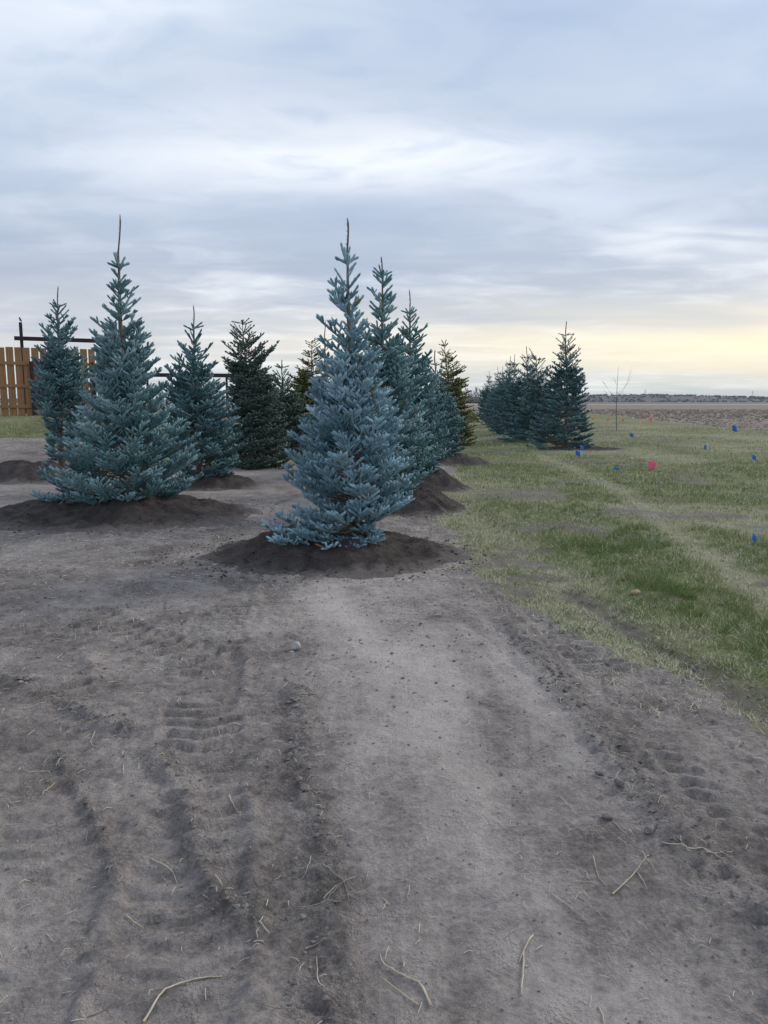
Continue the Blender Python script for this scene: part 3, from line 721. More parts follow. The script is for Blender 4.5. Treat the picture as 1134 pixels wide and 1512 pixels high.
t_ = T['r777']; t_['prof'] = [(a_, b_ * 1.1, c_ * 1.1) for a_, b_, c_ in t_['prof']]; proto = spruce('spruce_tree', 'dark blue spruce with a straight leader beside the bent topped one', seed=83, mat='teal', group=G3,
    N=6, nl=.038, w=.0085, sl=.15, gap=.22, nb=7, tw=.135, inner=.5, zmin=.06, tint=.24, rise=(2, 46), **t_)
far_spruces = [(6.35, 38.0, .99, 1.3, 'taller of the twin leaders in the middle of the lawn row'), (6.62, 41.5, 1.02, 2.6, 'shorter of the twin leaders in the middle of the lawn row'),
               (7.25, 48.0, .96, 4.1, 'dark spruce third from the far end of the lawn row'), (7.75, 53.0, 1.0, 5.2, 'dark spruce second from the far end of the lawn row'),
               (8.15, 60.0, 1.0, .5, 'small looking spruce at the far left end of the lawn row')]
for fx_, fy_, sc, rz, lab in far_spruces:
    c_ = proto.copy(); C.objects.link(c_); c_.location = (fx_, fy_, gz1(fx_, fy_)); c_.rotation_euler = (0, 0, rz); c_.scale = (sc * .92, sc * .92, sc)
    c_['label'] = lab
    for ch in list(proto.children):
        d_ = ch.copy(); C.objects.link(d_); d_.parent = c_

# ------------------------------------------------------------------ board fence on the bank
FENCE = simple_mat('stained_board', (.27, .138, .062), (.41, .220, .104), 9, .75, .25, (6, 6, .5))
BLACK = simple_mat('dark_timber', (.020, .018, .020), (.042, .038, .040), 12, .7, .25, (4, 4, .6))
fd = Vector((2.3, 1.0, 0)).normalized(); fa = math.atan2(fd.y, fd.x)
F0 = Vector((-11.55, 21.68, 0)); rnd = random.Random(3)
fence = thing('board_fence', (F0.x, F0.y, gz1(F0.x, F0.y)), 'orange brown vertical board fence with dark posts on the grassy bank at left', 'fence', rot=(0, 0, fa))
nbd = 20; pitch = .216; ftop = 3.10
fz = fence.location.z
bmesh_ = [boxm('fence_board', .180 + .006 * i, .022, 1.0, .004) for i in range(3)]
for i in range(nbd):
    s_ = i * pitch; wpos = F0 + fd * s_; zb = gz1(wpos.x, wpos.y) - .02
    hgt_ = ftop + rnd.uniform(-.012, .012) - zb
    o = obj('fence_board', bmesh_[i % 3], FENCE, fence, loc=(s_, 0, zb - fz), rot=(0, rnd.uniform(-.004, .004), 0)); o.scale = (1, 1, hgt_)
span = (nbd - 1) * pitch
for zr in (2.66, 2.03, 1.45):
    obj('rail', boxm('rail', span + .3, .04, .09, .004), FENCE, fence, loc=(span / 2, -.034, zr - .045 - fz))
for sp in (.32, 1.62, 3.25):
    wpos = F0 + fd * sp; zb = gz1(wpos.x, wpos.y)
    obj('post', boxm('post', .10, .10, 2.72 - zb + .1, .006), BLACK, fence, loc=(sp, -.107, zb - .1 - fz))

# dark post and beam frame behind the fence
def frame(name, label, A, B, zbeam, thick, posts, tops, over=(.3, .3), grp=None):
    A = Vector(A); B = Vector(B); d = (B - A); L = d.length; d.normalize(); an = math.atan2(d.y, d.x)
    r0 = thing(name, (A.x, A.y, gz1(A.x, A.y)), label, 'frame', grp, (0, 0, an)); z0 = r0.location.z
    obj('beam', boxm('beam', L + over[0] + over[1], .10, thick, .006), BLACK, r0, loc=(L / 2 + (over[1] - over[0]) / 2, -.102, zbeam - z0))
    for s_, tp in zip(posts, tops):
        w = A + d * s_; zb = gz1(w.x, w.y)
        obj('post', boxm('post', .10, .10, tp - zb + .1, .006), BLACK, r0, loc=(s_, 0, zb - .1 - z0))
    return r0
frame('post_frame', 'tall dark frame of two posts and one beam showing above the fence', (-11.99, 26, 0), (-9.62, 27.2, 0), 3.58, .13, (0, 2.66), (4.17, 4.10), (.22, .6))
frame('post_frame', 'low dark beam on posts seen between the spruces at left', (-10.6, 34.6, 0), (-6.7, 35.4, 0), 2.66, .17, (.1, 2.0, 3.55), (2.7, 2.7, 2.7), (.3, .5))
# the bird perched on the taller post
birdm = simple_mat('bird', (.03, .03, .035), (.09, .085, .09), 40, .6, 0)
bp_ = [(-.075, 0, .035), (-.05, 0, .04), (-.02, 0, .05), (.02, 0, .055), (.05, 0, .075), (.075, 0, .095), (.095, 0, .095), (.115, 0, .09)]
v, f = tube(bp_, [.006, .014, .028, .032, .026, .024, .014, .002], 8)
bv = v @ np.array([[.82, 0, .57], [0, 1, 0], [-.57, 0, .82]])
bird = thing('bird', (-12.0, 26.0, 4.17), 'small dark bird perched on the tallest post behind the fence', 'bird', rot=(0, 0, R(160)))
obj('body', mesh_py('body', bv + np.array([0, 0, .03]), f), birdm, bird)
for q in (-1, 1):
    v, f = tube([(.0, q * .012, .0), (.004, q * .012, .03), (.0, q * .012, .07)], .003, 4); obj('leg', mesh_py('leg', v, f), birdm, bird)

# ------------------------------------------------------------------ marking flags
WIRE = simple_mat('steel_wire', (.28, .28, .29), (.40, .40, .41), 40, .45, 0, spec=.5)
def flag_mat(n_, c_): return simple_mat('flag_' + n_, tuple(q * .85 for q in c_), c_, 30, .55, .1)
FM = {'blue': flag_mat('blue', (.016, .17, .66)), 'pink': flag_mat('pink', (.95, .15, .25)), 'yellow': flag_mat('yellow', (.72, .60, .03)),
      'orange': flag_mat('orange', (.88, .25, .13)), 'white': flag_mat('white', (.80, .80, .80))}
def flag(color, label, x, y, hgt, w_, h_, yaw, tilt=0.0, droop=.3, grp=None, seed=0, taper=.12):
    z = gz1(x, y); r0 = thing('marking_flag', (x, y, z), label, 'flag', grp, (0, R(tilt), R(yaw)))
    v, f = tube([(0, 0, -.05), (0, 0, hgt * .5), (0, 0, hgt)], .0022 if y < 15 else .003, 5)
    obj('wire_stake', mesh_py('wire_stake', v, f), WIRE, r0)
    k_ = .88 if y < 30 else 1.15; w_, h_ = w_ * k_, h_ * k_
    rg = np.random.default_rng(seed + 5); nu, nv = 9, 6; P = np.zeros((nv, nu, 3))
    for i in range(nv):
        for j in range(nu):
            u = j / (nu - 1); vv_ = i / (nv - 1)
            P[i, j] = (u * w_ * (1 - .25 * droop * u), .18 * w_ * math.sin(u * 4.5 + vv_ * 1.5 + seed) * u, hgt - .004 - (vv_ * (1 - taper * u) + .5 * taper * u) * h_ - droop * w_ * u * u * .9 + .06 * w_ * math.sin(3 * u + 2 * vv_))
    front_ = P.reshape(-1, 3); back_ = front_ + np.array([0, .0016, 0]); V_ = np.vstack([front_, back_]); fs = []; n0 = nv * nu
    for i in range(nv - 1):
        for j in range(nu - 1):
            a_ = i * nu + j; fs += [(a_, a_ + 1, a_ + nu + 1, a_ + nu), (n0 + a_ + nu, n0 + a_ + nu + 1, n0 + a_ + 1, n0 + a_)]
    rim = [j for j in range(nu)] + [i * nu + nu - 1 for i in range(1, nv)] + [(nv - 1) * nu + j for j in range(nu - 2, -1, -1)] + [i * nu for i in range(nv - 2, 0, -1)]
    for a_, b_ in zip(rim, rim[1:] + rim[:1]): fs.append((a_, n0 + a_, n0 + b_, b_))
    obj('pennant', mesh_py('pennant', V_, fs), FM[color], r0)
GB, GO = 'blue marking flags in the lawn', 'small flags along the field edge'
flag('pink', 'bright pink flag leaning on its wire, tallest flag on the lawn', 4.46, 12.7, .62, .19, .23, 25, -13, .2, None, 1, .66)
flag('yellow', 'little yellow flag just below the pink flag', 4.24, 12.9, .33, .085, .05, 40, 4, .2, None, 2)
flag('yellow', 'faded yellow flag lowest in the cluster below the pink flag', 4.16, 12.1, .10, .05, .06, 60, 12, .3, None, 3)
flag('blue', 'dark blue flag hanging limp right beside the yellow flags', 4.50, 12.5, .29, .075, .17, 70, 3, .7, GB, 4)
flag('blue', 'blue flag at the foot of the first lawn spruce, nearer of two', 5.30, 21.3, .26, .16, .15, 10, 0, .3, GB, 5)
flag('blue', 'blue flag at the foot of the first lawn spruce, farther of two', 6.02, 23.6, .28, .15, .15, 30, 0, .3, GB, 6)
flag('blue', 'small blue flag blown flat in the grass left of the pink flag', 5.20, 17.5, .13, .14, .06, 15, 24, -.2, GB, 7)
flag('blue', 'dim blue flag in front of the bare sapling', 10.45, 33.0, .26, .20, .12, 20, 14, .2, GB, 8)
flag('blue', 'blue flag in mid lawn, right of and beyond the pink flag', 10.05, 24.2, .24, .16, .15, 25, 0, .3, GB, 9)
flag('blue', 'blue flag farthest out, close to the ploughed field at right', 18.1, 40.2, .36, .26, .26, 10, 0, .25, GB, 10)
flag('blue', 'blue flag by the right edge of the picture in mid lawn', 9.48, 19.8, .24, .15, .14, 20, 0, .4, GB, 11)
flag('blue', 'crumpled blue flag on a pale stake nearest the camera at right', 4.02, 8.3, .17, .085, .09, 30, 8, .6, GB, 12)
flag('orange', 'orange flag nearest on the lawn before the field', 15.15, 41.3, .30, .13, .24, 70, 0, .1, GO, 13)
flag('orange', 'orange flag left of the nearest orange one, tilted', 16.2, 49.0, .30, .17, .26, 60, 5, .1, GO, 14)
flag('orange', 'orange flag farther out beside the tilted one', 20.0, 58.3, .40, .24, .28, 20, 0, .1, GO, 15)
flag('white', 'white flag right of the orange flags, nearer the field', 20.3, 54.8, .26, .14, .20, 70, 0, .1, GO, 16)
flag('white', 'rightmost white flag at the field edge', 19.2, 47.7, .28, .12, .20, 70, 0, .1, GO, 17)
flag('orange', 'tiny orange flag just right of the lawn row of spruces', 17.9, 66.8, .26, .20, .20, 30, 0, .1, GO, 18)
flag('orange', 'tiny orange flag between the lawn spruces and the sapling', 17.9, 62.2, .26, .16, .18, 30, 0, .1, GO, 19)
flag('orange', 'tiny orange flag hard by the trunk of the bare sapling', 18.5, 60.2, .26, .20, .18, 30, 0, .1, GO, 20)
flag('white', 'tiny white flag right of the bare sapling', 21.4, 66.8, .28, .18, .20, 30, 0, .1, GO, 21)
flag('white', 'tiny white flag farthest out behind the first lawn spruce', 27.6, 104.6, .5, .30, .30, 30, 0, .1, GO, 22)
flag('orange', 'tiny reddish flag right of the sapling at the field edge', 25.0, 75.0, .40, .28, .26, 30, 0, .1, GO, 23)

# ------------------------------------------------------------------ leafless sapling
SAPB = simple_mat('sapling_bark', (.13, .105, .085), (.21, .175, .14), 30, .85, .2)
sx0, sy0 = 12.69, 42.2; sap = thing('sapling', (sx0, sy0, gz1(sx0, sy0)), 'thin leafless sapling standing alone on the lawn', 'tree')
hs = np.linspace(-.1, 3.45, 12); tp = np.stack([-.03 * np.sin(hs * 1.1) - .02 * hs, .02 * np.sin(hs), hs], 1)
v, f = tube(tp, np.linspace(.028, .006, 12), 7); obj('trunk', mesh_py('trunk', v, f), SAPB, sap)
rnd = random.Random(8)
def limb(p0, d0, L_, r_, up_):
    P = [np.array(p0)]; d_ = np.array(d0, float)
    for i in range(6):
        d_ = d_ + np.array([rnd.uniform(-.08, .08), rnd.uniform(-.08, .08), up_]); d_ /= np.linalg.norm(d_); P.append(P[-1] + d_ * L_ / 6)
    return P, tube(P, np.linspace(r_, r_ * .3, 7), 5)
for (h_, sx, L_, up_) in ((1.72, -1, 1.35, .12), (1.5, -1, .9, .16), (2.0, 1, 1.25, .10), (1.75, .9, 1.7, .42), (2.5, -1, .45, .3)):
    d_ = np.array([sx, rnd.uniform(-.6, .6), .55]); d_ /= np.linalg.norm(d_)
    p0 = [np.interp(h_, hs, tp[:, q]) for q in range(3)]
    P, tb = limb(p0, d_, L_, .008, up_); ts = [tb]
    for q in range(3):
        i = rnd.randint(2, 5); ts.append(limb(P[i], d_ + np.array([rnd.uniform(-.7, .7), rnd.uniform(-.7, .7), .4]), L_ * .35, .004, .1)[1])
    v, f = join_tubes(ts); obj('branch', mesh_py('branch', v, f), SAPB, sap)

# low yellowish shrub at the end of the lane between the rows
rg = np.random.default_rng(91); shx, shy = 6.35, 57.5
shr = thing('shrub', (shx, shy, gz1(shx, shy)), 'low yellow green shrub far down the lane between the spruce rows', 'shrub')
n_ = 420; th = rg.random(n_) * 6.28; rr_ = np.sqrt(rg.random(n_)); hh = (1 - rr_ ** 3) * .62 * (.6 + .4 * rg.random(n_)) + .05
O = np.stack([np.cos(th) * rr_ * .62, np.sin(th) * rr_ * .6, hh], 1)
D = unit(np.stack([np.cos(th) * .8, np.sin(th) * .8, .5 + rg.random(n_)], 1))
v, f, ti, br = needles(O, D, np.full(n_, .17), np.clip(.75 + rg.normal(size=n_) * .2, 0, 1), np.zeros(n_), 9, .06, .018, rg)
obj('foliage', mesh_np('foliage', v, f, False, dict(tint=ti, brown=br)), NEEDLES['olive'], shr)
st_ = [tube([(0, 0, -.05), (math.cos(a_) * .25, math.sin(a_) * .25, .4)], [.02, .008], 5) for a_ in (0, 1.3, 2.6, 3.9, 5.2)]
v, f = join_tubes(st_); obj('stem', mesh_py('stem', v, f), TWIG, shr)

# far leafless trees on the horizon, left of the lawn row, and the poles on the hills
FARB = simple_mat('far_bark', (.16, .14, .125), (.24, .21, .19), 1, .9, 0)
def far_tree(x, y, h, seed, lab):
    rd = random.Random(seed); r0 = thing('bare_tree', (x, y, 0), lab, 'tree', 'leafless trees on the horizon')
    hs = np.linspace(-.5, h, 8); v, f = tube(np.stack([np.sin(hs * .3 + seed) * .3, hs * 0, hs], 1), np.linspace(.42, .08, 8), 6)
    obj('trunk', mesh_py('trunk', v, f), FARB, r0); ts = []
    for q in range(26):
        z_ = h * rd.uniform(.25, .95); a_ = rd.random() * 6.28; L_ = (h - z_) * .35 + h * .14; p0 = np.array([0, 0, z_])
        mid = p0 + np.array([math.cos(a_) * L_ * .4, math.sin(a_) * L_ * .4, L_ * .45]); e_ = mid + np.array([math.cos(a_) * L_ * .2, math.sin(a_) * L_ * .2, L_ * .55])
        ts.append(tube([p0, mid, e_], [.16, .11, .05], 4))
        for w_ in range(3):
            ts.append(tube([mid, mid + np.array([rd.uniform(-1, 1), rd.uniform(-1, 1), 1.3]) * L_ * .4], [.08, .04], 4))
    v, f = join_tubes(ts); obj('crown', mesh_py('crown', v, f), FARB, r0)
for i, (px_, hp, lab) in enumerate(((687, 18, 'leafless horizon tree close to the yellowish spruce'), (694, 15, 'second leafless horizon tree from the yellowish spruce'), (701, 19, 'third leafless horizon tree from the yellowish spruce'),
        (707, 17, 'tallest leafless horizon tree beside the lawn row spruces'), (713, 18, 'leafless horizon tree touching the end of the lawn row'), (676, 16, 'leafless horizon tree partly behind the yellowish spruce'))):
    Y_ = 640 + 17 * (i % 3); far_tree((px_ - 567) / 1136 * Y_, Y_, hp / 1136 * Y_ + 1.6 - .1, i + 3, lab)
# low brush under them
N = 900; bx_ = rng.uniform(55, 120, N); by_ = rng.uniform(600, 720, N); bh = rng.uniform(1.2, 3.6, N)
vv = np.zeros((N, 6, 3)); base_ = np.stack([bx_, by_, np.zeros(N)], 1)
for j, (ax, ay, az_) in enumerate(((1, 0, .4), (0, 1, .5), (-1, 0, .45), (0, -1, .4), (0, 0, 1), (0, 0, -.1))):
    vv[:, j] = base_ + np.stack([ax * bh * .8 * rng.uniform(.7, 1.3, N), ay * bh * .8 * rng.uniform(.7, 1.3, N), az_ * bh * rng.uniform(.8, 1.2, N)], 1)
tri = np.array([(0, 1, 4), (1, 2, 4), (2, 3, 4), (3, 0, 4), (1, 0, 5), (2, 1, 5), (3, 2, 5), (0, 3, 5)])
obj('far_brush', mesh_np('far_brush', vv.reshape(-1, 3), (tri[None] + (np.arange(N) * 6)[:, None, None]).reshape(-1, 3)), wood_mat, None,
    'low grey brush under the leafless horizon trees', 'brush', None, 'stuff')
POLE = simple_mat('pole', (.12, .115, .115), (.17, .165, .165), 1, .8, 0)
def pole(x, y, z, h, lab, lattice):
    r0 = thing('transmission_pole', (x, y, z), lab, 'pole', 'poles on the far hills')
    if lattice:
        for q in (-1, 1):
            v, f = tube([(q * 1.6, 0, 0), (q * .45, 0, h)], [.3, .2], 5); obj('leg', mesh_py('leg', v, f), POLE, r0)
    else:
        v, f = tube([(0, 0, 0), (0, 0, h)], [.45, .3], 6); obj('shaft', mesh_py('shaft', v, f), POLE, r0)
    for k_ in (.78, .9):
        v, f = tube([(-2.4, 0, h * k_), (2.4, 0, h * k_)], .14, 5); obj('crossarm', mesh_py('crossarm', v, f), POLE, r0)
pole((948 - 567) / 1136 * 1560, 1560, 6, 19, 'taller lattice pole on the hills above the sapling', True)
pole((1105 - 567) / 1136 * 1560, 1560, 6, 16, 'slim pole on the hills near the right edge', False)
pole((441 - 567) / 1136 * 900, 900, 0, 13, 'slim pole seen through the gap left of the nearest spruce', False)

# ------------------------------------------------------------------ grass
def in_view(x, y, mg=1.5): return (np.abs(x) < .56 * y + mg)
rg = np.random.default_rng(17)
def patch(x0, x1, y0, y1, dens):
    n = int((x1 - x0) * (y1 - y0) * dens); x = rg.uniform(x0, x1, n); y = rg.uniform(y0, y1, n); k = in_view(x, y); return x[k], y[k]
GXs, GYs, GS = [], [], []
for (x0, x1, y0, y1, de, sc) in ((.5, 4.5, 2.4, 5.5, 15000, 1.0), (.5, 7, 5.5, 8.5, 11000, 1.1), (.3, 9, 8.5, 13, 4200, 1.35), (.3, 13, 13, 20, 1400, 2.0), (-2, 18, 20, 32, 260, 3.2), (-14, -5, 17.6, 23, 420, 2.4), (2, 26, 32, 52, 70, 5.0)):
    a_, b_ = patch(x0, x1, y0, y1, de); GXs.append(a_); GYs.append(b_); GS.append(np.full(len(a_), sc))
bx, by, bs = np.concatenate(GXs), np.concatenate(GYs), np.concatenate(GS)
g = grass_mask(bx, by); sw, lu, ba = swaths(bx, by); fm = field_mask(bx, by)
tuft = .16 + 1.15 * sst(.38, .72, vn(bx * 8, by * 8, 81)) * (.35 + .75 * vn(bx * 1.7, by * 1.7, 82))
spill = .22 * sst(-.55, .0, edge_sd(bx, by) + .3 * fbm(bx * 2.1, by * 2.1, 3, 95)) * (by < 13)
keep = rg.random(len(bx)) < np.clip(np.maximum(g, spill) * (1 - .95 * ba) * (1 - fm) * tuft * (.75 + .5 * lu), 0, 1)
for key, (cx, cy, rx, ry, h) in MOUNDS.items():
    keep &= np.hypot((bx - cx) / rx, (by - cy) / ry) > .97
bx, by, bs, sw, lu, ba = bx[keep], by[keep], bs[keep], sw[keep], lu[keep], ba[keep]
n = len(bx); bz = gz(bx, by)
dry = (grass_mask(bx, by) < .3) | (rg.random(n) < np.clip(.36 + .55 * sw - .38 * lu + .25 * fbm(bx * 1.3, by * 1.3, 3, 83), .05, .92))
hl = rg.uniform(.032, .080, n) * (1 + .55 * lu) * (1 - .25 * sw) * np.minimum(bs, 1.5) ** .5 * (.7 + .6 * vn(bx * 3, by * 3, 85))
yaw = rg.random(n) * 6.283; lean = np.where(dry, rg.uniform(.7, 1.5, n), rg.uniform(.1, .85, n))
wd = rg.uniform(.0032, .0056, n) * bs
dirx, diry = np.cos(yaw), np.sin(yaw)
tipv = np.stack([dirx * np.sin(lean) * hl, diry * np.sin(lean) * hl, np.maximum(np.cos(lean) * hl, .004)], 1)
bse = np.stack([bx, by, bz - .002], 1)
ya2 = rg.random(n) * 6.283; sdv = np.stack([np.cos(ya2), np.sin(ya2), np.zeros(n)], 1) * (wd * .5)[:, None]
gv = np.stack([bse + sdv, bse - sdv, bse + tipv], 1).reshape(-1, 3)
gt = np.where(dry, 1.0, 0) ; hue = np.clip(.5 + .30 * rg.normal(size=n) * .6 + .25 * lu + .35 * fbm(bx * .8, by * .8, 3, 87), 0, 1)
gme = mesh_np('grass', gv, np.arange(3 * n).reshape(-1, 3), False, dict(dry=np.repeat(gt, 3), hue=np.repeat(hue, 3)))
m, t, b = mat_new('grass_blades', .7, .2)
gc = t.mix(t.attr('hue'), (.235, .262, .095, 1), (.130, .215, .052, 1))
gd = t.mix(t.attr('hue'), (.52, .465, .305, 1), (.66, .63, .48, 1))
t.put(b.inputs['Base Color'], t.mix(t.attr('dry'), gc, gd))
obj('grass', gme, m, None, 'short lawn grass, green mixed with pale dry blades', 'grass', None, 'stuff')

# ------------------------------------------------------------------ crumbs and clods of soil
ico = np.array([(0, 0, 1), (.894, 0, .447), (.276, .851, .447), (-.724, .526, .447), (-.724, -.526, .447), (.276, -.851, .447), (.724, .526, -.447), (-.276, .851, -.447), (-.894, 0, -.447), (-.276, -.851, -.447), (.724, -.526, -.447), (0, 0, -1)])
icof = np.array([(0, 1, 2), (0, 2, 3), (0, 3, 4), (0, 4, 5), (0, 5, 1), (1, 6, 2), (2, 7, 3), (3, 8, 4), (4, 9, 5), (5, 10, 1), (6, 7, 2), (7, 8, 3), (8, 9, 4), (9, 10, 5), (10, 6, 1), (11, 7, 6), (11, 8, 7), (11, 9, 8), (11, 10, 9), (11, 6, 10)])
octa = np.array([(1, 0, 0), (0, 1, 0), (-1, 0, 0), (0, -1, 0), (0, 0, 1), (0, 0, -1)], float)
octaf = np.array([(0, 1, 4), (1, 2, 4), (2, 3, 4), (3, 0, 4), (1, 0, 5), (2, 1, 5), (3, 2, 5), (0, 3, 5)])
def lumps(name, x, y, z, s, mat, label, cat, flat=.6, smooth=False, T=octa, TF=octaf):
    n = len(x); nt = len(T); J = T[None] * rg.uniform(.6, 1.25, (n, nt, 1)) + rg.uniform(-.22, .22, (n, nt, 3))
    J = J * s[:, None, None]
    J = J * np.stack([rg.uniform(.8, 1.4, n), rg.uniform(.8, 1.2, n), np.full(n, flat)], 1)[:, None]
    a_ = rg.random(n) * 6.28; ca, sa = np.cos(a_)[:, None], np.sin(a_)[:, None]
    J = np.stack([J[..., 0] * ca - J[..., 1] * sa, J[..., 0] * sa + J[..., 1] * ca, J[..., 2]], -1)
    J = J + np.stack([x, y, z + s * flat * .15], 1)[:, None]
    f_ = (TF[None] + (np.arange(n) * nt)[:, None, None]).reshape(-1, 3)
    return obj(name, mesh_np(name, J.reshape(-1, 3), f_, smooth), mat, None, label, cat, None, 'stuff')
CLOD = simple_mat('clod', (.115, .102, .094), (.27, .241, .222), 3.5, .95, .5, bdist=.004)
n = 140000; x = rg.uniform(-4, 3.2, n); y = 1.4 + 8.6 * rg.random(n) ** 1.5
k = in_view(x, y, .6); x, y = x[k], y[k]
lo = loose_mask(x, y); du = dust_mask(x, y); g = grass_mask(x, y)
k = rg.random(len(x)) < np.clip(.11 + .60 * lo + .10 * (1 - du) , 0, 1) * (1 - .7 * g)
x, y, lo = x[k], y[k], lo[k]
s = .0018 + .0085 * rg.random(len(x)) ** 6 * (1 + .8 * lo); s *= np.clip(y / 3.0, .8, 1.5)
lumps('soil_crumbs', x, y, gz(x, y), s, CLOD, 'small crumbs of dry soil scattered over the bare ground', 'soil crumbs')
# crumbs on the mounds
mx, my, mz_, ms = [], [], [], []
for key in ('main', 'left', 'second', 'third'):
    cx, cy, rx, ry, h = MOUNDS[key]; n = 1800 if cy < 12 else 500
    a_ = rg.random(n) * 6.28; r_ = np.sqrt(rg.random(n)) * 1.22; xx = cx + rx * r_ * np.cos(a_); yy = cy + ry * r_ * np.sin(a_)
    mx.append(xx); my.append(yy); mz_.append(gz(xx, yy) + np.maximum(mound_h(key, xx, yy), 0)); ms.append(.005 + .016 * rg.random(n) ** 4)
lumps('mound_crumbs', np.concatenate(mx), np.concatenate(my), np.concatenate(mz_), np.concatenate(ms), MOUND_MAT, 'dark crumbs of soil lying on the planting mounds', 'soil crumbs')
# clods of the ploughed field
n = 12000; u_ = rg.random(n); y = 38 + 110 * u_ ** 1.8; x = rg.uniform(12, 75, n); k = (field_mask(x, y) > .5) & in_view(x, y, 2); x, y = x[k], y[k]
FCLOD = simple_mat('field_clod', (.10, .082, .073), (.29, .24, .195), .6, .95, .3)
lumps('field_clods', x, y, gz(x, y), rg.uniform(.04, .14, len(x)) * np.clip(y / 60, .7, 1.5), FCLOD, 'brown clods and stubble of the ploughed field', 'clods', .55)

# ------------------------------------------------------------------ loose straw too small to pick out
STRAW = simple_mat('straw', (.46, .41, .31), (.68, .63, .52), 30, .8, 0)
TWG = simple_mat('dead_root', (.34, .28, .20), (.60, .53, .41), 18, .8, .3, bdist=.002)
GRY = simple_mat('grey_stalk', (.25, .235, .215), (.40, .38, .35), 18, .8, .3, bdist=.002)
DRK = simple_mat('dull_stem', (.15, .125, .105), (.26, .22, .185), 18, .8, .3, bdist=.002)
n = 2600; x = rg.uniform(-4.5, 2.4, n); y = 1.6 + 8.2 * rg.random(n) ** 1.25; k = in_view(x, y, .5) & (rg.random(n) < 1 - .6 * sst(.5, .8, dust_mask(x, y)) * .9) & (grass_mask(x, y) < .7); x, y = x[k], y[k]
ts = []
rnd = random.Random(12)
for a_, c_ in zip(x, y):
    an = rnd.random() * 6.28; L_ = rnd.uniform(.010, .045) * (1.0 if c_ < 3.5 else 1.5) * (1.5 if rnd.random() < .12 else 1); rr = rnd.uniform(.0008, .0014) * max(1, c_ / 3.0)
    q = [(a_ + math.cos(an) * L_ * s_ + rnd.uniform(-.1, .1) * L_, c_ + math.sin(an) * L_ * s_ + rnd.uniform(-.1, .1) * L_) for s_ in (-.5, 0, .5)]
    ts.append((np.array(q), rr, rnd.uniform(0, .006)))
qz = gz(np.concatenate([q[:, 0] for q, r_, u_ in ts]), np.concatenate([q[:, 1] for q, r_, u_ in ts])).reshape(-1, 3)
tb = [tube(np.column_stack([q, z_ + r_ * .7 + .0035 + np.array([0, u_, 0])]), r_, 4, False) for (q, r_, u_), z_ in zip(ts, qz)]
v, f = join_tubes(tb)
obj('straw_litter', mesh_np('straw_litter', v, np.array(f), True), STRAW, None, 'fine bits of pale straw scattered over the bare soil', 'straw', None, 'stuff')

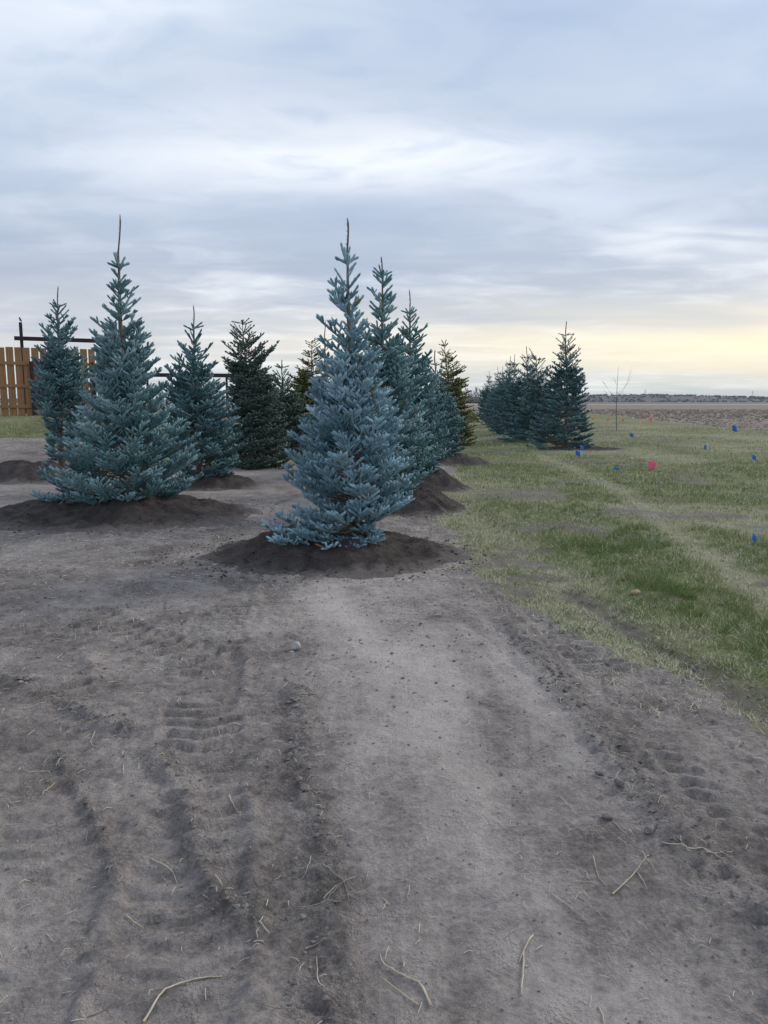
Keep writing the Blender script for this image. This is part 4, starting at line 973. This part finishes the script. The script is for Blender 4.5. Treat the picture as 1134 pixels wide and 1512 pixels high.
# ------------------------------------------------------------------ sticks and roots one can pick out
STICKS=[
 (2.1,'bent pale root with a thick muddy end, lying near the bottom centre',[[(-0.011, 2.047), (-0.007, 2.015), (0.015, 1.984), (0.052, 1.951), (0.102, 1.93), (0.114, 1.895), (0.124, 1.848)]]),
 (0.9,'straight pale split twig lying just below the bent muddy root',[[(-0.01, 1.95), (0.03, 1.912), (0.056, 1.885), (0.093, 1.854)]]),
 (0.9,'tiny pale twig stub just above the bent muddy root',[[(0.056, 2.015), (0.057, 1.981)]]),
 (1.4,'grey double stalk curving up to the right, under a crossing pale twig',[[(-0.196, 2.276), (-0.166, 2.344), (-0.124, 2.39), (-0.08, 2.422), (-0.048, 2.43)], [(-0.183, 2.276), (-0.154, 2.344), (-0.124, 2.385), (-0.093, 2.412)]]),
 (1.2,'pale hooked twig crossing over the grey double stalk',[[(-0.216, 2.455), (-0.151, 2.406), (-0.126, 2.359), (-0.114, 2.29)]]),
 (1.0,'forked straw coloured stem lying level just below the grey double stalk',[[(-0.274, 2.255), (-0.203, 2.255), (-0.16, 2.252), (-0.121, 2.252)], [(-0.262, 2.233), (-0.233, 2.249), (-0.203, 2.255)], [(-0.142, 2.276), (-0.146, 2.26), (-0.16, 2.254)]]),
 (0.9,'thin curved stem left of the hooked twig, bowing to the right',[[(-0.26, 2.537), (-0.259, 2.466), (-0.269, 2.417), (-0.289, 2.383)]]),
 (1.1,'short whitish twig rising to the right, below the forked straw stem',[[(-0.232, 2.069), (-0.206, 2.082), (-0.173, 2.091)]]),
 (0.7,'thin upright looking stem with a hooked foot, left of the bent muddy root',[[(-0.195, 2.03), (-0.184, 1.919), (-0.164, 1.902)]]),
 (0.8,'long thin dark stem with a side spur along the bottom edge',[[(-0.337, 1.835), (-0.28, 1.828), (-0.208, 1.846)], [(-0.28, 1.828), (-0.293, 1.809)]]),
 (0.8,'short slim pale twig lying alone on the smooth dirt right of the crossed stalks',[[(0.085, 2.359), (0.084, 2.334), (0.073, 2.285)]]),
 (0.8,'little slanting twig between the crossed stalks and the bent muddy root',[[(-0.005, 2.305), (0.017, 2.268)]]),
 (2.1,'thick wavy pale root with a forked top, on the dark loose soil at right',[[(0.747, 2.31), (0.822, 2.381), (0.872, 2.443), (0.925, 2.514), (0.924, 2.552)], [(0.926, 2.517), (0.942, 2.531)], [(0.925, 2.508), (0.926, 2.462), (0.928, 2.417)], [(0.866, 2.424), (0.869, 2.375), (0.864, 2.327)]]),
 (1.9,'long branching root lying level on dark clods near the right edge',[[(1.013, 2.6), (1.053, 2.576), (1.085, 2.544), (1.143, 2.541), (1.163, 2.521), (1.204, 2.535), (1.249, 2.555)], [(1.163, 2.521), (1.19, 2.475)], [(1.137, 2.525), (1.163, 2.521)]]),
 (1.3,'kinked pale stem just left of the thick wavy root',[[(0.738, 2.517), (0.729, 2.43), (0.723, 2.399), (0.738, 2.351)]]),
 (1.4,'straight peeled twig on the pale dusty path, slanting down to the right',[[(0.544, 2.302), (0.592, 2.237), (0.63, 2.19)]]),
 (1.0,'slim twig among clods above the thick wavy root',[[(0.878, 2.75), (0.904, 2.64)]]),
 (1.0,'straight thin stem on the edge between pale path and dark clods',[[(0.721, 2.967), (0.737, 2.879), (0.754, 2.803)]]),
 (1.0,'small angular twig bent like an arrow beside the largest clods',[[(1.014, 2.976), (1.059, 3.045), (1.106, 3.051)]]),
 (1.2,'short curved yellowish stem right of the largest clods',[[(1.077, 2.828), (1.108, 2.879), (1.139, 2.922)]]),
 (1.0,'pale level stem on dark soil, highest twig of the right hand track',[[(0.818, 3.211), (0.869, 3.186), (0.914, 3.17)]]),
 (0.8,'thin dull stem curling down beside the pale path',[[(0.694, 2.771), (0.742, 2.685), (0.745, 2.64), (0.728, 2.576)]]),
 (2.9,'upright looking broken stick with a bent tip, lower right of centre',[[(0.454, 2.126), (0.411, 2.061), (0.394, 1.97), (0.373, 1.886)], [(0.411, 2.061), (0.39, 2.015)], [(0.399, 1.999), (0.423, 2.005)]]),
 (1.7,'short pale twig at the bottom edge right of the broken stick',[[(0.578, 1.862), (0.581, 1.827), (0.576, 1.789)]]),
 (2.6,'long pale arched stem at the bottom left edge',[[(-0.626, 1.789), (-0.601, 1.877), (-0.575, 1.918), (-0.525, 1.945), (-0.453, 1.956)]]),
 (1.7,'slender curved twig left of the raised soil ridge',[[(-0.825, 2.517), (-0.756, 2.463), (-0.72, 2.438), (-0.699, 2.391)]]),
 (1.9,'short pale twig on bare dirt between arched stem and slender curved twig',[[(-0.809, 2.205), (-0.781, 2.194), (-0.746, 2.167)]]),
 (1.5,'hooked pale stem right of the raised soil ridge',[[(-0.641, 2.981), (-0.611, 2.887), (-0.571, 2.848), (-0.556, 2.778)]]),
 (1.2,'thin dull straight stem left of the long arched stem',[[(-0.77, 1.797), (-0.747, 1.825), (-0.721, 1.854)]]),
 (1.5,'short slanting straw at the left, between the two tyre tracks',[[(-1.406, 2.967), (-1.398, 3.015), (-1.394, 3.061)]]),
 (1.5,'small upright looking straw above the raised soil ridge',[[(-1.151, 3.204), (-1.115, 3.102)]]),
 (1.5,'short stub of pale twig cut by the left edge of the picture',[[(-1.03, 1.836), (-1.018, 1.871)]]),
 (1.6,'long level straw lying across the left tyre track',[[(-1.843, 3.984), (-1.752, 3.984), (-1.614, 4.018)]]),
 (1.5,'pale looped stem just below the long level straw',[[(-1.418, 3.582), (-1.396, 3.46), (-1.321, 3.395)]]),
]
for i, (rad_, lab, lines) in enumerate(STICKS):
    ox, oy = lines[0][0]; oz = gz1(ox, oy); ts = []
    rd = np.random.default_rng(200 + i); rmm = max(rad_, 1.0) / 1000 * 1.25
    for li, ln in enumerate(lines):
        P = np.array(ln, float); d_ = np.concatenate([[0], np.cumsum(np.linalg.norm(np.diff(P, axis=0), axis=1))])
        u = np.linspace(0, d_[-1], max(8, int(d_[-1] / .012))); X = np.interp(u, d_, P[:, 0]); Y = np.interp(u, d_, P[:, 1])
        kk = np.array([.25, .5, .25])
        for _ in range(2):
            X[1:-1] = np.convolve(X, kk, 'valid'); Y[1:-1] = np.convolve(Y, kk, 'valid')
        w_ = .0016; X += w_ * fbm(u * 60, u * 0 + i, 2, 5); Y += w_ * fbm(u * 60, u * 0 + i + 9, 2, 6)
        taper = np.linspace(1.0, .55, len(u)) if li == 0 else np.linspace(.6, .35, len(u))
        if 'muddy' in lab: taper = np.linspace(.55, 1.5, len(u))
        r_ = rmm * taper * (1 + .22 * fbm(u * 90, u * 0 + i * 3, 2, 7))
        gzz = gz(X, Y); gzz = np.maximum(gzz, np.convolve(np.pad(gzz, 2, 'edge'), np.ones(5) / 5, 'valid'))
        Z = gzz + r_ * .75 + .0015 + (.003 if li == 0 else .0035) * (1 + np.sin(u * 25 + i)) * .5
        ts.append(tube(np.column_stack([X - ox, Y - oy, Z - oz]), r_, 6))
    v, f = join_tubes(ts)
    mt = GRY if 'grey' in lab else DRK if ('dull' in lab or 'dark stem' in lab) else TWG
    nm = 'root' if 'root with' in lab or 'branching root' in lab or 'pale root' in lab else 'straw_stem' if 'straw' in lab or 'stem' in lab or 'stalk' in lab else 'twig'
    obj(nm, mesh_py(nm, v, f), mt, None, lab, 'root' if nm == 'root' else 'stem' if nm == 'straw_stem' else 'twig', 'twigs, stems and roots on the bare soil', None, (ox, oy, oz))

# ------------------------------------------------------------------ stones and the largest clods
import bmesh
def stone(name, lab, cat, x, y, s, mat, sc=(1, .8, .6), seed=0, sink=.3, grp=None):
    bm = bmesh.new(); bmesh.ops.create_icosphere(bm, subdivisions=3, radius=1)
    rd = np.random.default_rng(seed); pl = unit(rd.normal(size=(11, 3))); of = rd.uniform(.62, .95, 11)
    for q in bm.verts:
        p = np.array(q.co); p = p / np.linalg.norm(p)
        for n_, o_ in zip(pl, of):
            e_ = p @ n_ - o_
            if e_ > 0: p = p - n_ * e_ * .85
        p *= 1 + .05 * float(fbm(np.array([p[0] * 3 + seed]), np.array([p[1] * 3 + p[2] * 2]), 3, 3)[0])
        q.co = Vector((p[0] * s * sc[0], p[1] * s * sc[1], p[2] * s * sc[2]))
    me = bpy.data.meshes.new(name); bm.to_mesh(me); bm.free(); me.polygons.foreach_set('use_smooth', np.ones(len(me.polygons), bool))
    return obj(name, me, mat, None, lab, cat, grp, None, (x, y, gz1(x, y) + s * sc[2] * (1 - sink * 2)), (0, 0, seed * 1.7))
PALE = simple_mat('pale_stone', (.34, .33, .31), (.46, .45, .43), 14, .85, .3, bdist=.004)
TANS = simple_mat('tan_stone', (.34, .25, .11), (.46, .36, .18), 14, .8, .3, bdist=.004)
CL2 = simple_mat('big_clod', (.14, .125, .115), (.27, .242, .225), 25, .95, .7, bdist=.006)
stone('stone', 'pale grey stone half sunk in the bare soil left of the dusty path', 'stone', -.575, 4.84, .040, PALE, (1, .8, .75), 1, .12)
stone('stone', 'tan rounded stone lying in the grass at the lawn edge', 'stone', 2.10, 6.26, .042, TANS, (1.1, .8, .6), 2, .1)
big = [(.985, 3.02, .022, 'largest round clod beside the small arrow shaped twig'), (1.02, 2.94, .020, 'pale rounded clod just below the largest one'), (.865, 2.78, .019, 'lone oval clod left of the dark furrow at right'),
       (.985, 2.66, .021, 'smooth oval clod above the long branching root'), (.93, 3.13, .018, 'dark clod farthest up the right hand track'), (-.315, 2.52, .013, 'small round clod beside the short curved stem'), (-.255, 2.20, .012, 'small dark clod left of the forked straw stem'),
       (-.36, 3.06, .017, 'pale flat clod on the dark seam left of the path'), (-.33, 2.98, .014, 'little clod on the dark seam just below the pale flat one')]
for i, (x, y, s, lab) in enumerate(big):
    stone('clod', lab, 'clod', x, y, s, CL2, (1.2, .9, .65), i + 5, .12, 'larger clods on the bare soil')

# ------------------------------------------------------------------ evening air between the camera and the hills
hm, ht, hb = mat_new('haze'); ht.t.nodes.remove(hb)
pvn = ht.n('ShaderNodeVolumePrincipled'); pvn.inputs['Color'].default_value = (.80, .86, .95, 1); pvn.inputs['Density'].default_value = .00009
ht.t.links.new(pvn.outputs[0], ht.t.nodes['Material Output'].inputs['Volume'])
hz_o = obj('haze', boxm('haze', 10400, 10400, 34, 0, 0), hm, None, 'thin pale haze lying over the far fields', 'haze', None, 'stuff', (0, 100, -2.0))
